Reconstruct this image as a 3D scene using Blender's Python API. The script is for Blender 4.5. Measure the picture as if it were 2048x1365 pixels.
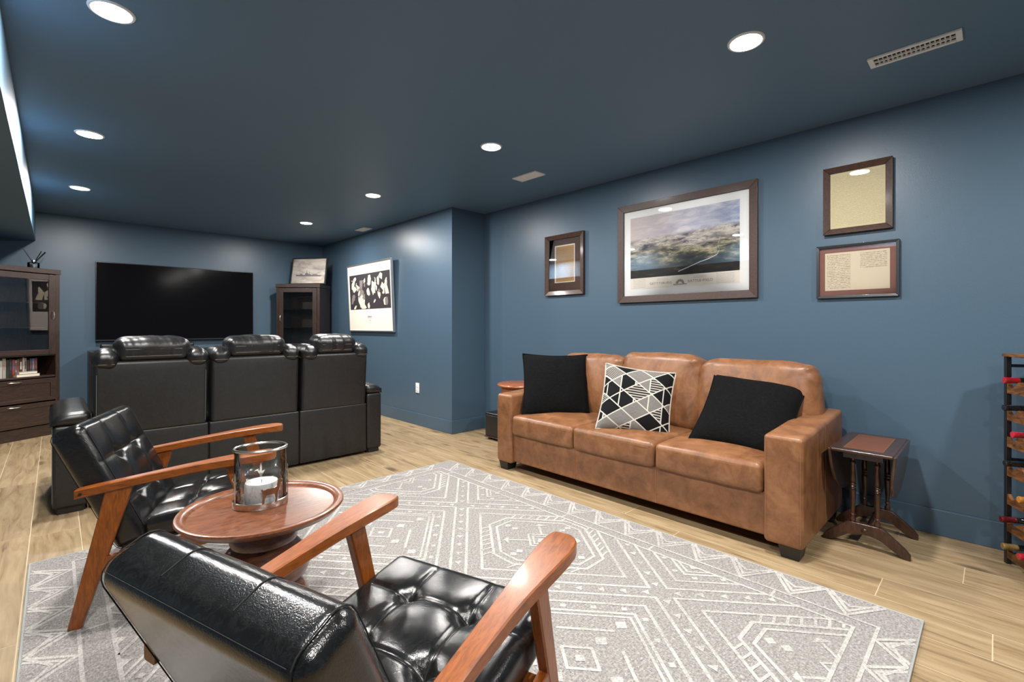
import bpy, bmesh, math, random
from mathutils import Vector, Matrix, noise
random.seed(7)
PI = math.pi
scene = bpy.context.scene
for _o in list(bpy.data.objects):
    bpy.data.objects.remove(_o)
COL = scene.collection

# ------------------------------------------------------------------ camera, world, exposure
YAW = 0.77138
CAM_H = 1.1376
cam_data = bpy.data.cameras.new('camera')
cam_data.sensor_width = 36.0
cam_data.lens = 940.0 / 2048.0 * 36.0
cam_data.shift_y = (653.5 - 682.5) / 2048.0
cam_data.clip_start = 0.02
cam = bpy.data.objects.new('camera', cam_data)
cam.location = (0, 0, CAM_H)
cam.rotation_euler = (PI / 2, 0, -YAW)
COL.objects.link(cam)
scene.camera = cam
world = bpy.data.worlds.new('world')
scene.world = world
world.use_nodes = True
world.node_tree.nodes['Background'].inputs[0].default_value = (0.5, 0.6, 0.7, 1)
world.node_tree.nodes['Background'].inputs[1].default_value = 0.02
scene.view_settings.view_transform = 'Standard'
scene.view_settings.look = 'None'
scene.view_settings.gamma = 1.0
scene.view_settings.use_curve_mapping = False
scene.view_settings.exposure = 1.68
LAMP_W = 13.0
LAMP_COL = (1.0, 0.965, 0.92)

FW = Vector((math.sin(YAW), math.cos(YAW), 0))
RT = Vector((math.cos(YAW), -math.sin(YAW), 0))
UPV = Vector((0, 0, 1))

# room
H = 2.40
XR, XB, YC, YB = 3.458, 3.005, 4.0, 7.35
XL, YF = -1.35, -2.6

# ------------------------------------------------------------------ materials
class G:
    def __init__(s, name):
        s.m = bpy.data.materials.new(name); s.m.use_nodes = True
        s.t = s.m.node_tree; s.t.nodes.clear()
        s.out = s.t.nodes.new('ShaderNodeOutputMaterial')
    def n(s, typ, ins=None, **props):
        nd = s.t.nodes.new('ShaderNode' + typ)
        for k, v in props.items(): setattr(nd, k, v)
        for k, v in (ins or {}).items(): s.set(nd, k, v)
        return nd
    def set(s, nd, k, v):
        sk = nd.inputs[k]
        if isinstance(v, bpy.types.NodeSocket): s.t.links.new(v, sk)
        elif hasattr(v, 'outputs'): s.t.links.new(v.outputs[0], sk)
        else: sk.default_value = v
    def math(s, op, a, b=0.0, c=None):
        nd = s.n('Math', {0: a, 1: b}, operation=op)
        if c is not None: s.set(nd, 2, c)
        return nd.outputs[0]
    def mix(s, f, a, b, blend='MIX'):
        nd = s.n('Mix', data_type='RGBA', blend_type=blend)
        s.set(nd, 0, f); s.set(nd, 6, rgba(a)); s.set(nd, 7, rgba(b))
        return nd.outputs[2]
    def ramp(s, f, stops, interp='LINEAR'):
        nd = s.n('ValToRGB', {0: f}); cr = nd.color_ramp; cr.interpolation = interp
        while len(cr.elements) < len(stops): cr.elements.new(0.5)
        for e, (p, c) in zip(cr.elements, stops):
            e.position = p; e.color = rgba(c)
        return nd.outputs[0]
    def coord(s, kind='Object', scale=(1, 1, 1), loc=(0, 0, 0), rot=(0, 0, 0), rnd=0.0):
        tc = s.n('TexCoord').outputs[kind]
        if rnd:
            oi = s.n('ObjectInfo').outputs['Random']
            v = s.n('CombineXYZ', {0: s.math('MULTIPLY', oi, rnd), 1: s.math('MULTIPLY', oi, rnd * 1.7), 2: s.math('MULTIPLY', oi, rnd * .6)})
            tc = s.n('VectorMath', {0: tc, 1: v}, operation='ADD').outputs[0]
        return s.n('Mapping', {0: tc, 1: loc, 2: rot, 3: scale}).outputs[0]
    def noise(s, vec, scale=5, detail=3, rough=.5, dist=0.0):
        return s.n('TexNoise', {'Vector': vec, 'Scale': scale, 'Detail': detail, 'Roughness': rough, 'Distortion': dist}).outputs[0]
    def bump(s, h, strength=.2, dist=.01):
        return s.n('Bump', {'Height': h, 'Strength': strength, 'Distance': dist}).outputs[0]
    def bsdf(s, base, rough=.5, normal=None, **kw):
        nd = s.n('BsdfPrincipled')
        s.set(nd, 'Base Color', rgba(base)); s.set(nd, 'Roughness', rough)
        if normal is not None: s.set(nd, 'Normal', normal)
        for k, v in kw.items():
            s.set(nd, {'metal': 'Metallic', 'spec': 'Specular IOR Level', 'coat': 'Coat Weight', 'coatr': 'Coat Roughness', 'trans': 'Transmission Weight', 'ior': 'IOR', 'sheen': 'Sheen Weight', 'emit': 'Emission Color', 'estr': 'Emission Strength', 'sss': 'Subsurface Weight', 'aniso': 'Anisotropic'}[k], rgba(v) if k == 'emit' else v)
        s.t.links.new(nd.outputs[0], s.out.inputs[0])
        return s.m

def rgba(c):
    if isinstance(c, tuple) and len(c) == 3: return (c[0], c[1], c[2], 1.0)
    return c

def sr(r, g, b):
    f = lambda u: (u / 255 / 12.92) if u / 255 <= .04045 else ((u / 255 + .055) / 1.055) ** 2.4
    return (f(r), f(g), f(b))

def plain(name, base, rough=.5, **kw):
    return G(name).bsdf(base, rough, **kw)

def m_wall(name, base, rough, bumpy):
    g = G(name); c = g.coord('Object')
    n = g.noise(c, 260, 2, .6)
    n2 = g.noise(c, 1.3, 1)
    return g.bsdf(g.mix(g.math('MULTIPLY', n2, .35), base, tuple(x * 1.18 for x in base)), rough, g.bump(n, bumpy, .002), spec=.4)

BLUE = (0.060, 0.102, 0.147)
M = {}
M['wall'] = m_wall('blue_wall_paint', BLUE, .33, .22)
M['ceil'] = m_wall('blue_ceiling_paint', (0.100, 0.178, 0.262), .5, .2)
M['base'] = m_wall('blue_trim_paint', (0.060, 0.102, 0.147), .35, .06)
M['grout'] = plain('floor_grout', sr(192, 176, 146), .7)
M['white'] = plain('white_enamel', (.78, .79, .8), .35)
M['white_plastic'] = plain('white_plastic', (.8, .82, .84), .3)
M['black_metal'] = plain('black_metal', (.012, .012, .014), .35)
M['dark'] = plain('dark_void', (.006, .006, .007), .7)
M['steel'] = plain('brushed_steel', (.62, .6, .57), .25, metal=1.0)
M['nickel'] = plain('satin_nickel', (.72, .68, .6), .3, metal=1.0)
M['black_plastic'] = plain('black_plastic', (.008, .008, .009), .3)
M['foot'] = plain('black_foot_lacquer', (.012, .012, .013), .35)

def m_floor():
    g = G('oak_plank'); c = g.coord('Object', rnd=37.0)
    cs = g.n('Mapping', {0: c, 3: (9.0, .9, 1)}).outputs[0]
    n1 = g.noise(cs, 2.2, 6, .62, 1.2)
    cf = g.n('Mapping', {0: c, 3: (60, 2.2, 1)}).outputs[0]
    n2 = g.noise(cf, 3, 4, .6)
    v = g.n('TexVoronoi', {'Vector': g.n('Mapping', {0: c, 3: (5.0, 1.9, 1)}).outputs[0], 'Scale': 1.0, 'Randomness': 1.0}).outputs[0]
    wob = g.math('ADD', v, g.math('MULTIPLY', g.noise(cs, 4, 3), .14))
    knot = g.ramp(wob, [(.14, (1, 1, 1)), (.27, (0, 0, 0))])
    streak = g.ramp(n1, [(.26, sr(84, 66, 46)), (.42, sr(146, 124, 93)), (.6, sr(168, 147, 115)), (.78, sr(180, 160, 128))])
    tone = g.n('ObjectInfo').outputs['Random']
    col = g.mix(g.math('MULTIPLY', n2, .22), streak, sr(110, 89, 64))
    col = g.mix(g.math('MULTIPLY', knot, .75), col, sr(62, 46, 32))
    col = g.mix(g.math('MULTIPLY', tone, .22), col, sr(150, 126, 92))
    return g.bsdf(col, g.math('ADD', .38, g.math('MULTIPLY', n2, .15)), g.bump(n2, .12, .002), spec=.35)
M['floor'] = m_floor()

def m_wood(name, a, b, c3, rough=.35, scale=(1, 1, 1), coat=.3, grain=14.0):
    g = G(name); c = g.coord('Object', scale=scale)
    n1 = g.noise(c, grain, 5, .6, 1.0)
    n2 = g.noise(c, grain * 5, 3, .6)
    col = g.ramp(n1, [(.3, a), (.52, b), (.75, c3)])
    col = g.mix(g.math('MULTIPLY', n2, .3), col, a)
    return g.bsdf(col, rough, g.bump(n2, .05, .001), coat=coat, coatr=.12)
M['chair_wood'] = m_wood('walnut_stain_x', sr(104, 52, 14), sr(138, 72, 20), sr(158, 88, 28), .38, (1.2, 7, 7), .12)
M['chair_leg'] = m_wood('walnut_stain_z', sr(104, 52, 14), sr(138, 72, 20), sr(158, 88, 28), .38, (7, 7, 1.2), .12)
M['table_wood'] = m_wood('acacia_top', sr(80, 45, 27), sr(118, 70, 44), sr(142, 90, 59), .33, (3.5, 14, 6), .25, 6.0)
M['pedestal'] = m_wood('acacia_pedestal', sr(60, 36, 26), sr(98, 60, 44), sr(128, 82, 60), .3, (4, 4, 14), .4, 6.0)
M['mahogany'] = m_wood('mahogany', sr(40, 22, 15), sr(64, 37, 26), sr(86, 52, 37), .3, (9, 9, 2.0), .5, 8.0)
M['end_wood'] = m_wood('cherry_wood', sr(128, 66, 30), sr(160, 88, 44), sr(182, 108, 60), .3, (10, 2, 6), .4, 8.0)
M['cab'] = m_wood('espresso_wood', sr(30, 20, 16), sr(50, 34, 27), sr(66, 46, 36), .36, (8, 8, 1.4), .35, 10.0)
M['cabx'] = m_wood('espresso_wood_rail', sr(32, 22, 17), sr(53, 36, 28), sr(69, 48, 38), .36, (1.4, 8, 8), .35, 10.0)
M['rack_wood'] = m_wood('rustic_board', sr(52, 30, 14), sr(112, 70, 32), sr(150, 98, 50), .5, (6, 2, 9), .1, 7.0)
M['frame_brown'] = m_wood('brown_frame', sr(48, 31, 25), sr(66, 44, 36), sr(78, 55, 45), .5, (6, 6, 6), .2, 20)
M['frame_dark'] = m_wood('dark_frame', sr(38, 22, 14), sr(62, 36, 23), sr(84, 52, 34), .45, (4, 20, 4), .1, 12)
M['frame_black'] = plain('black_frame', (.022, .024, .027), .3, coat=.4)
M['frame_silver'] = plain('silver_frame', (.45, .48, .52), .28, metal=.85)

def m_leather_black(name, base, rough, wr):
    g = G(name); c = g.coord('Object')
    n = g.noise(c, 420, 2, .6)
    cr = g.noise(c, 16, 5, .7, 1.5)
    fold = g.noise(c, 7, 3, .5, .6)
    h = g.math('ADD', g.math('MULTIPLY', n, .25), g.math('ADD', g.math('MULTIPLY', cr, .35), g.math('MULTIPLY', fold, wr)))
    veins = g.ramp(cr, [(.46, (0, 0, 0)), (.5, (1, 1, 1)), (.54, (0, 0, 0))])
    col = g.mix(g.math('MULTIPLY', veins, .35), base, tuple(x * 2.6 + .006 for x in base))
    return g.bsdf(col, g.math('ADD', rough, g.math('MULTIPLY', cr, .1)), g.bump(h, .25, .006), spec=.6)
M['leather_black'] = m_leather_black('black_faux_leather', (.0065, .0066, .007), .13, .2)
M['recliner'] = m_leather_black('black_recliner_leather', (.0068, .0071, .0075), .37, .15)
M['recliner_soft'] = m_leather_black('black_recliner_pad', (.007, .0073, .008), .27, .45)
M['stitch'] = plain('grey_thread', (.14, .14, .14), .6)
M['stitch_dark'] = plain('dark_thread', (.018, .018, .018), .75, spec=.2)
M['stitch_tan'] = plain('tan_thread', sr(150, 108, 74), .6)

def m_tan():
    g = G('tan_leather'); c = g.coord('Object')
    n = g.noise(c, 300, 2, .65); mot = g.noise(c, 9, 5, .7, .4); big = g.noise(c, 2.2, 3)
    col = g.ramp(mot, [(.3, sr(102, 66, 42)), (.5, sr(131, 88, 57)), (.72, sr(156, 110, 74))])
    col = g.mix(g.math('MULTIPLY', big, .35), col, sr(122, 80, 52))
    fold = g.noise(c, 6, 3, .5, .5)
    h = g.math('ADD', g.math('MULTIPLY', n, .3), g.math('ADD', g.math('MULTIPLY', mot, .3), g.math('MULTIPLY', fold, .5)))
    return g.bsdf(col, g.math('ADD', .29, g.math('MULTIPLY', mot, .16)), g.bump(h, .25, .005), spec=.5)
M['tan'] = m_tan()

def m_chenille():
    g = G('black_chenille'); c = g.coord('Object')
    a = g.noise(g.n('Mapping', {0: c, 3: (260, 40, 260)}).outputs[0], 1, 3, .7)
    b = g.noise(g.n('Mapping', {0: c, 3: (40, 260, 260)}).outputs[0], 1, 3, .7)
    f = g.math('MULTIPLY', a, b)
    col = g.ramp(f, [(.12, (.002, .002, .0022)), (.32, (.0055, .0057, .0062)), (.5, (.017, .0175, .019))])
    return g.bsdf(col, .95, g.bump(f, .6, .004), spec=.12)
M['chenille'] = m_chenille()

def m_geo():
    g = G('geometric_weave'); uv = g.coord('UV')
    sx = g.n('SeparateXYZ', {0: uv}); u, v = sx.outputs[0], sx.outputs[1]
    K = 5.2
    A = g.math('MULTIPLY', g.math('ADD', g.math('MULTIPLY', u, .96), .13), K)
    Bb = g.math('MULTIPLY', g.math('ADD', g.math('MULTIPLY', u, .5), g.math('MULTIPLY', v, .72)), K)
    Cc = g.math('MULTIPLY', g.math('SUBTRACT', g.math('ADD', g.math('MULTIPLY', u, .5), 1.03), g.math('MULTIPLY', v, .72)), K)
    fl = lambda x: g.math('FLOOR', x)
    h1 = g.n('TexWhiteNoise', {'Vector': g.n('CombineXYZ', {0: fl(Bb), 1: fl(Cc), 2: 3.7})}, noise_dimensions='3D')
    h2 = g.n('TexWhiteNoise', {'Vector': g.n('CombineXYZ', {0: fl(A), 1: fl(Bb), 2: fl(Cc)})}, noise_dimensions='3D')
    sel = g.math('GREATER_THAN', g.n('SeparateColor', {0: h1.outputs[1]}).outputs[1], .5)
    r = g.n('SeparateColor', {0: g.mix(sel, h1.outputs[1], h2.outputs[1])})
    hr, hg = r.outputs[0], r.outputs[2]
    edge = lambda x, w: g.math('GREATER_THAN', g.math('ABSOLUTE', g.math('SUBTRACT', g.math('FRACT', x), .5)), .5 - w)
    line = g.math('MAXIMUM', g.math('MAXIMUM', edge(Bb, .035), edge(Cc, .035)), g.math('MULTIPLY', sel, edge(A, .04)))
    sd = g.mix(g.math('GREATER_THAN', hg, .5), Bb, v)
    str_ = g.math('GREATER_THAN', g.math('SINE', g.math('MULTIPLY', g.n('SeparateColor', {0: sd}).outputs[0], g.math('ADD', 60.0, g.math('MULTIPLY', g.math('GREATER_THAN', hg, .5), 110.0)))), 0.0)
    grain = g.noise(g.coord('UV', scale=(300, 40, 1)), 1, 2)
    grey = g.mix(grain, sr(62, 60, 58), sr(150, 147, 142))
    striped = g.mix(str_, sr(18, 18, 18), sr(160, 155, 147))
    cell = g.mix(g.math('GREATER_THAN', hr, .36), sr(14, 14, 15), grey)
    cell = g.mix(g.math('GREATER_THAN', hr, .72), cell, striped)
    col = g.mix(line, cell, sr(196, 190, 180))
    return g.bsdf(col, .85, g.bump(grain, .3, .002), spec=.2)
M['geo'] = m_geo()
M['piping_cream'] = plain('cream_piping', sr(184, 178, 167), .8)
M['pillow_back'] = plain('taupe_pillow_back', sr(146, 124, 104), .85)

def m_rug(name, light):
    g = G(name); c = g.coord('Object')
    w = g.noise(g.n('Mapping', {0: c, 3: (190, 75, 1)}).outputs[0], 1.0, 4, .75)
    w2 = g.noise(g.n('Mapping', {0: c, 3: (70, 150, 1)}).outputs[0], 1.0, 3, .7)
    big = g.noise(c, 1.7, 4, .6)
    wear = g.noise(c, 5.5, 5, .7)
    f = g.math('ADD', g.math('MULTIPLY', w, .6), g.math('MULTIPLY', w2, .4))
    grey = g.ramp(f, [(.36, sr(80, 78, 77)), (.5, sr(136, 133, 130)), (.64, sr(186, 183, 180))])
    grey = g.mix(g.math('MULTIPLY', big, .4), grey, sr(149, 143, 138))
    if light:
        cream = g.ramp(f, [(.3, sr(162, 159, 155)), (.6, sr(196, 193, 188))])
        fade = g.ramp(g.math('ADD', g.math('MULTIPLY', wear, .6), g.math('MULTIPLY', f, .5)), [(.34, (1, 1, 1)), (.62, (.12, .12, .12))])
        col = g.mix(fade, cream, grey)
    else:
        col = grey
    return g.bsdf(col, .95, g.bump(f, .35, .003), spec=.1, sheen=.1)
M['rug'] = m_rug('heathered_grey_pile', False)
M['rug_line'] = m_rug('cream_woven_motif', True)
M['rug_edge'] = plain('pale_rug_binding', sr(158, 161, 160), .9)

def m_thin_glass(name, tint=(1, 1, 1), rough=.0, bumpy=0.0, ior=1.5):
    g = G(name)
    nrm = None
    fr = g.n('Fresnel', {'IOR': ior})
    gl = g.n('BsdfGlossy', {'Color': (1, 1, 1, 1), 'Roughness': rough})
    tr = g.n('BsdfTransparent', {'Color': rgba(tint)})
    if bumpy:
        b = g.bump(g.noise(g.coord('Object', scale=(1, 1, .35)), 95, 3, .6, .5), bumpy, .004)
        g.set(gl, 'Normal', b); g.set(fr, 'Normal', b)
    mx = g.n('MixShader', {0: fr, 1: tr, 2: gl})
    g.t.links.new(mx.outputs[0], g.out.inputs[0])
    return g.m
M['pane'] = m_thin_glass('clear_pane')
M['pane_dark'] = m_thin_glass('smoked_pane', (.62, .62, .62))
M['hurricane'] = m_thin_glass('seeded_glass', (.99, .995, .992), .03, .30, 1.3)
M['screen'] = plain('television_screen', (.004, .004, .005), .12, spec=.07)
M['lens'] = plain('lamp_lens', (.9, .9, .9), .5, emit=(1.0, .97, .92), estr=14.0)

# prints
def m_landscape():
    g = G('landscape_print'); uv = g.n('TexCoord').outputs['UV']
    s = g.n('SeparateXYZ', {0: uv}); u, v = s.outputs[0], s.outputs[1]
    cl = g.noise(g.n('Mapping', {0: uv, 3: (5, 9, 1), 2: (0, 0, .35)}).outputs[0], 1.2, 6, .6, .6)
    sky = g.ramp(cl, [(.3, sr(122, 138, 172)), (.5, sr(164, 172, 194)), (.7, sr(212, 213, 218))])
    sky = g.mix(g.math('MULTIPLY', g.math('SUBTRACT', 1.0, u), .8), sky, sr(204, 186, 178))
    n1 = g.noise(g.n('Mapping', {0: uv, 3: (5.5, 11, 1), 2: (0, 0, .2)}).outputs[0], 1.0, 10, .7, .35)
    n2 = g.noise(g.n('Mapping', {0: uv, 3: (14, 34, 1), 2: (0, 0, .3)}).outputs[0], 1.0, 8, .75, .5)
    n3 = g.noise(uv, 3.2, 4)
    far = g.ramp(n1, [(.36, sr(58, 58, 70)), (.46, sr(150, 142, 142)), (.58, sr(206, 198, 186))])
    mid = g.ramp(n1, [(.41, sr(22, 22, 20)), (.50, sr(98, 94, 66)), (.62, sr(196, 186, 152))])
    near = g.ramp(n1, [(.46, sr(12, 10, 9)), (.58, sr(44, 35, 18)), (.70, sr(150, 124, 70))])
    vv = g.math('ADD', v, g.math('MULTIPLY', g.math('SUBTRACT', n3, .5), .3))
    land = g.mix(g.ramp(vv, [(.36, (0, 0, 0)), (.54, (1, 1, 1))]), mid, far)
    land = g.mix(g.ramp(vv, [(.14, (1, 1, 1)), (.34, (0, 0, 0))]), land, near)
    land = g.mix(g.ramp(n2, [(.36, (.85, .85, .85)), (.45, (0, 0, 0))]), land, sr(24, 22, 24))
    hor = g.math('ADD', g.math('ADD', .62, g.math('MULTIPLY', u, .05)), g.math('MULTIPLY', g.math('SUBTRACT', n1, .5), .10))
    f = g.ramp(g.math('ADD', g.math('SUBTRACT', v, hor), .5), [(.48, (0, 0, 0)), (.53, (1, 1, 1))])
    return g.bsdf(g.mix(f, land, sky), .6)
M['landscape'] = m_landscape()

def m_script(name, paper, ink, rows, density, cols=1, stain=0.35):
    g = G(name); uv = g.n('TexCoord').outputs['UV']
    s = g.n('SeparateXYZ', {0: uv}); u, v = s.outputs[0], s.outputs[1]
    row = g.math('FRACT', g.math('MULTIPLY', v, rows))
    band = g.math('LESS_THAN', g.math('ABSOLUTE', g.math('SUBTRACT', row, .5)), .26)
    wr = g.noise(g.n('Mapping', {0: uv, 3: (rows * 4.5, rows * 2.6, 1)}).outputs[0], 1.0, 2, .6, 1.0)
    word = g.noise(g.n('Mapping', {0: uv, 3: (rows * .9, rows * 1.0, 1)}).outputs[0], 1.0, 1)
    st = g.math('MULTIPLY', band, g.math('GREATER_THAN', wr, .5))
    st = g.math('MULTIPLY', st, g.math('GREATER_THAN', word, .36))
    mu = g.math('MULTIPLY', g.math('GREATER_THAN', u, .04), g.math('LESS_THAN', u, .96))
    if cols == 2:
        left = g.math('MULTIPLY', g.math('LESS_THAN', u, .41), g.math('GREATER_THAN', u, .03))
        right = g.math('MULTIPLY', g.math('MULTIPLY', g.math('GREATER_THAN', u, .56), g.math('LESS_THAN', u, .96)), g.math('GREATER_THAN', v, .54))
        mu = g.math('MAXIMUM', left, right)
    mv = g.math('MULTIPLY', g.math('GREATER_THAN', v, .04), g.math('LESS_THAN', v, .95))
    st = g.math('MULTIPLY', g.math('MULTIPLY', st, mu), g.math('MULTIPLY', mv, density))
    ag = g.noise(uv, 3.0, 5, .65)
    pc = g.mix(g.math('MULTIPLY', ag, stain), paper, tuple(x * .72 for x in paper))
    return g.bsdf(g.mix(st, pc, ink), .8)
M['declaration'] = m_script('pale_parchment', sr(206, 194, 158), sr(120, 104, 74), 40, .5)
M['letter'] = m_script('letter_paper', sr(210, 197, 174), sr(104, 84, 66), 22, .8, 2)
M['broadside'] = m_script('aged_broadside', sr(178, 142, 92), sr(70, 46, 24), 36, .85, 1, .7)
M['matt_white'] = plain('white_mat_board', (.80, .80, .79), .85)
M['matt_brown'] = m_wall('brown_mat_board', sr(82, 62, 54), .9, .3)
M['matt_rose'] = plain('rose_mat_board', sr(128, 88, 78), .85)
M['cream_paper'] = plain('cream_paper', sr(226, 218, 206), .85)
M['ink'] = plain('dark_ink', (.02, .018, .02), .8)
M['ink_grey'] = plain('grey_ink', (.16, .15, .16), .8)
M['ink_faint'] = plain('faint_ink', (.42, .42, .44), .8)
M['print_pale'] = plain('pale_print_shapes', sr(222, 208, 184), .8)
M['print_mid'] = plain('mid_print_shapes', sr(120, 112, 106), .8)
M['print_dark'] = plain('dark_print_ground', sr(44, 38, 44), .8)

def m_shipsky():
    g = G('photo_sky'); uv = g.n('TexCoord').outputs['UV']
    n = g.noise(g.n('Mapping', {0: uv, 3: (2.5, 5, 1)}).outputs[0], 1.2, 5, .6, .5)
    return g.bsdf(g.ramp(n, [(.3, sr(150, 142, 136)), (.5, sr(190, 180, 170)), (.7, sr(212, 204, 194))]), .6)
M['shipsky'] = m_shipsky()
M['wax'] = plain('white_wax', (.82, .80, .74), .5, sss=.15)

def m_birch():
    g = G('birch_candle'); c = g.coord('Object', scale=(1, 1, .6))
    n = g.noise(c, 70, 4, .7, 1.2)
    return g.bsdf(g.ramp(n, [(.3, sr(178, 184, 188)), (.45, sr(216, 220, 222)), (.7, sr(232, 235, 235))]), .6, g.bump(n, .4, .004))
M['birch'] = m_birch()
M['deer'] = plain('antique_bronze', sr(150, 118, 92), .35, metal=1.0)

# ------------------------------------------------------------------ geometry helpers
class MB:
    def __init__(s): s.v = []; s.f = []; s.uv = None
    def add(s, vs, fs):
        o = len(s.v); s.v += [tuple(p) for p in vs]; s.f += [tuple(i + o for i in f) for f in fs]; return s
    def box(s, c, d, mat=None):
        x, y, z = d[0] / 2, d[1] / 2, d[2] / 2
        vs = [Vector((sx * x, sy * y, sz * z)) for sz in (-1, 1) for sy in (-1, 1) for sx in (-1, 1)]
        if mat: vs = [mat @ p for p in vs]
        vs = [p + Vector(c) for p in vs]
        return s.add(vs, [(0, 2, 3, 1), (4, 5, 7, 6), (0, 1, 5, 4), (2, 6, 7, 3), (0, 4, 6, 2), (1, 3, 7, 5)])
    def b(s, x0, x1, y0, y1, z0, z1): return s.box(((x0 + x1) / 2, (y0 + y1) / 2, (z0 + z1) / 2), (x1 - x0, y1 - y0, z1 - z0))
    def hexa(s, bot, top):
        return s.add(list(bot) + list(top), [(3, 2, 1, 0), (4, 5, 6, 7), (0, 1, 5, 4), (1, 2, 6, 5), (2, 3, 7, 6), (3, 0, 4, 7)])
    def loft(s, rings, cap=True, closed=True):
        n = len(rings[0]); vs = [p for r in rings for p in r]; fs = []
        for i in range(len(rings) - 1):
            for j in range(n if closed else n - 1):
                k = (j + 1) % n
                fs.append((i * n + j, i * n + k, (i + 1) * n + k, (i + 1) * n + j))
        if cap:
            fs.append(tuple(range(n - 1, -1, -1))); fs.append(tuple((len(rings) - 1) * n + j for j in range(n)))
        return s.add(vs, fs)
    def lathe(s, prof, n=40, c=(0, 0, 0), sx=1.0, sy=1.0, cap=True, mat=None):
        rings = []
        for r, z in prof:
            ring = [Vector((r * sx * math.cos(2 * PI * j / n), r * sy * math.sin(2 * PI * j / n), z)) for j in range(n)]
            if mat: ring = [mat @ p for p in ring]
            rings.append([p + Vector(c) for p in ring])
        return s.loft(rings, cap)
    def tube(s, path, r, n=6, closed=False):
        path = [Vector(p) for p in path]; rings = []; m = len(path)
        up = Vector((0.123, 0.21, .97)).normalized()
        for i, p in enumerate(path):
            a = path[(i - 1) % m] if (closed or i > 0) else p
            b = path[(i + 1) % m] if (closed or i < m - 1) else p
            t = (b - a).normalized()
            u = t.cross(up)
            if u.length < .05: u = t.cross(Vector((1, 0, 0)))
            u.normalize(); w = t.cross(u)
            rings.append([p + (u * math.cos(2 * PI * j / n) + w * math.sin(2 * PI * j / n)) * r for j in range(n)])
        if closed: rings.append(rings[0])
        return s.loft(rings, not closed)
    def prism(s, poly, h0, h1, fn):
        """poly 2-D, extruded; fn(a,b,h)->xyz"""
        n = len(poly); vs = [fn(a, b, h0) for a, b in poly] + [fn(a, b, h1) for a, b in poly]
        fs = [tuple(range(n - 1, -1, -1)), tuple(range(n, 2 * n))] + [(i, (i + 1) % n, n + (i + 1) % n, n + i) for i in range(n)]
        return s.add(vs, fs)
    def rbox(s, d, r, n=(6, 6, 6), k=3, fn=None, mat=None, c=(0, 0, 0)):
        ax = []
        for i in range(3):
            h = d[i] / 2; hi = h - r
            mid = [-hi + 2 * hi * j / n[i] for j in range(n[i] + 1)]
            ext = [r * math.tan(PI / 4 * j / k) for j in range(1, k + 1)]
            ax.append([-hi - e for e in reversed(ext)] + mid + [hi + e for e in ext])
        L = [len(a) for a in ax]; idx = {}; vs = []; fs = []
        def vid(i, j, l):
            key = (i, j, l)
            if key not in idx:
                p = Vector((ax[0][i], ax[1][j], ax[2][l]))
                q = Vector([max(-(d[t] / 2 - r), min(d[t] / 2 - r, p[t])) for t in range(3)])
                e = p - q
                nn = e.normalized() if e.length > 1e-9 else Vector((0, 0, 1))
                o = q + nn * r
                if fn: o = Vector(fn(o, nn))
                if mat: o = mat @ o
                idx[key] = len(vs); vs.append(o + Vector(c))
            return idx[key]
        for a in range(3):
            b_, c_ = (a + 1) % 3, (a + 2) % 3
            for side in (0, L[a] - 1):
                for i in range(L[b_] - 1):
                    for j in range(L[c_] - 1):
                        q = []
                        for di, dj in ((0, 0), (1, 0), (1, 1), (0, 1)):
                            t = [0, 0, 0]; t[a] = side; t[b_] = i + di; t[c_] = j + dj
                            q.append(vid(*t))
                        fs.append(tuple(q if side else reversed(q)))
        return s.add(vs, fs)
    def mesh(s, name, smooth=True, ang=40, recalc=True):
        me = bpy.data.meshes.new(name); me.from_pydata([tuple(p) for p in s.v], [], s.f); me.update()
        if recalc:
            bm = bmesh.new(); bm.from_mesh(me)
            bmesh.ops.recalc_face_normals(bm, faces=bm.faces); bm.to_mesh(me); bm.free()
        if smooth:
            me.polygons.foreach_set('use_smooth', [True] * len(me.polygons)); me.set_sharp_from_angle(angle=math.radians(ang))
        return me
    def build(s, name, mat, parent=None, smooth=True, bevel=0.0, seg=2, loc=None, rot=None, ang=40, label=None, sub=0, recalc=True):
        me = s.mesh(name, smooth, ang, recalc)
        me.materials.append(M[mat] if isinstance(mat, str) else mat)
        o = bpy.data.objects.new(name, me); COL.objects.link(o)
        if parent: o.parent = parent
        if loc: o.location = loc
        if rot: o.rotation_euler = rot
        if bevel:
            md = o.modifiers.new('bevel', 'BEVEL'); md.width = bevel; md.segments = seg; md.limit_method = 'ANGLE'; md.angle_limit = math.radians(35); md.harden_normals = smooth
        if sub:
            md = o.modifiers.new('sub', 'SUBSURF'); md.levels = sub; md.render_levels = sub
        if label: o['label'] = label
        return o

def thing(name, label, cat, loc=(0, 0, 0), rz=0.0, group=None):
    o = bpy.data.objects.new(name, None); COL.objects.link(o)
    o.empty_display_size = .05
    o.location = loc; o.rotation_euler = (0, 0, rz)
    return tag(o, label, cat, group)

def tag(o, label, cat, group=None):
    o['label'] = label; o['category'] = cat
    if group: o['group'] = group
    return o

def struct(o):
    o['kind'] = 'structure'; return o

def copy_tree(o, parent=None):
    c = o.copy(); COL.objects.link(c); c.parent = parent
    for ch in list(o.children): copy_tree(ch, c)
    return c

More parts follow.
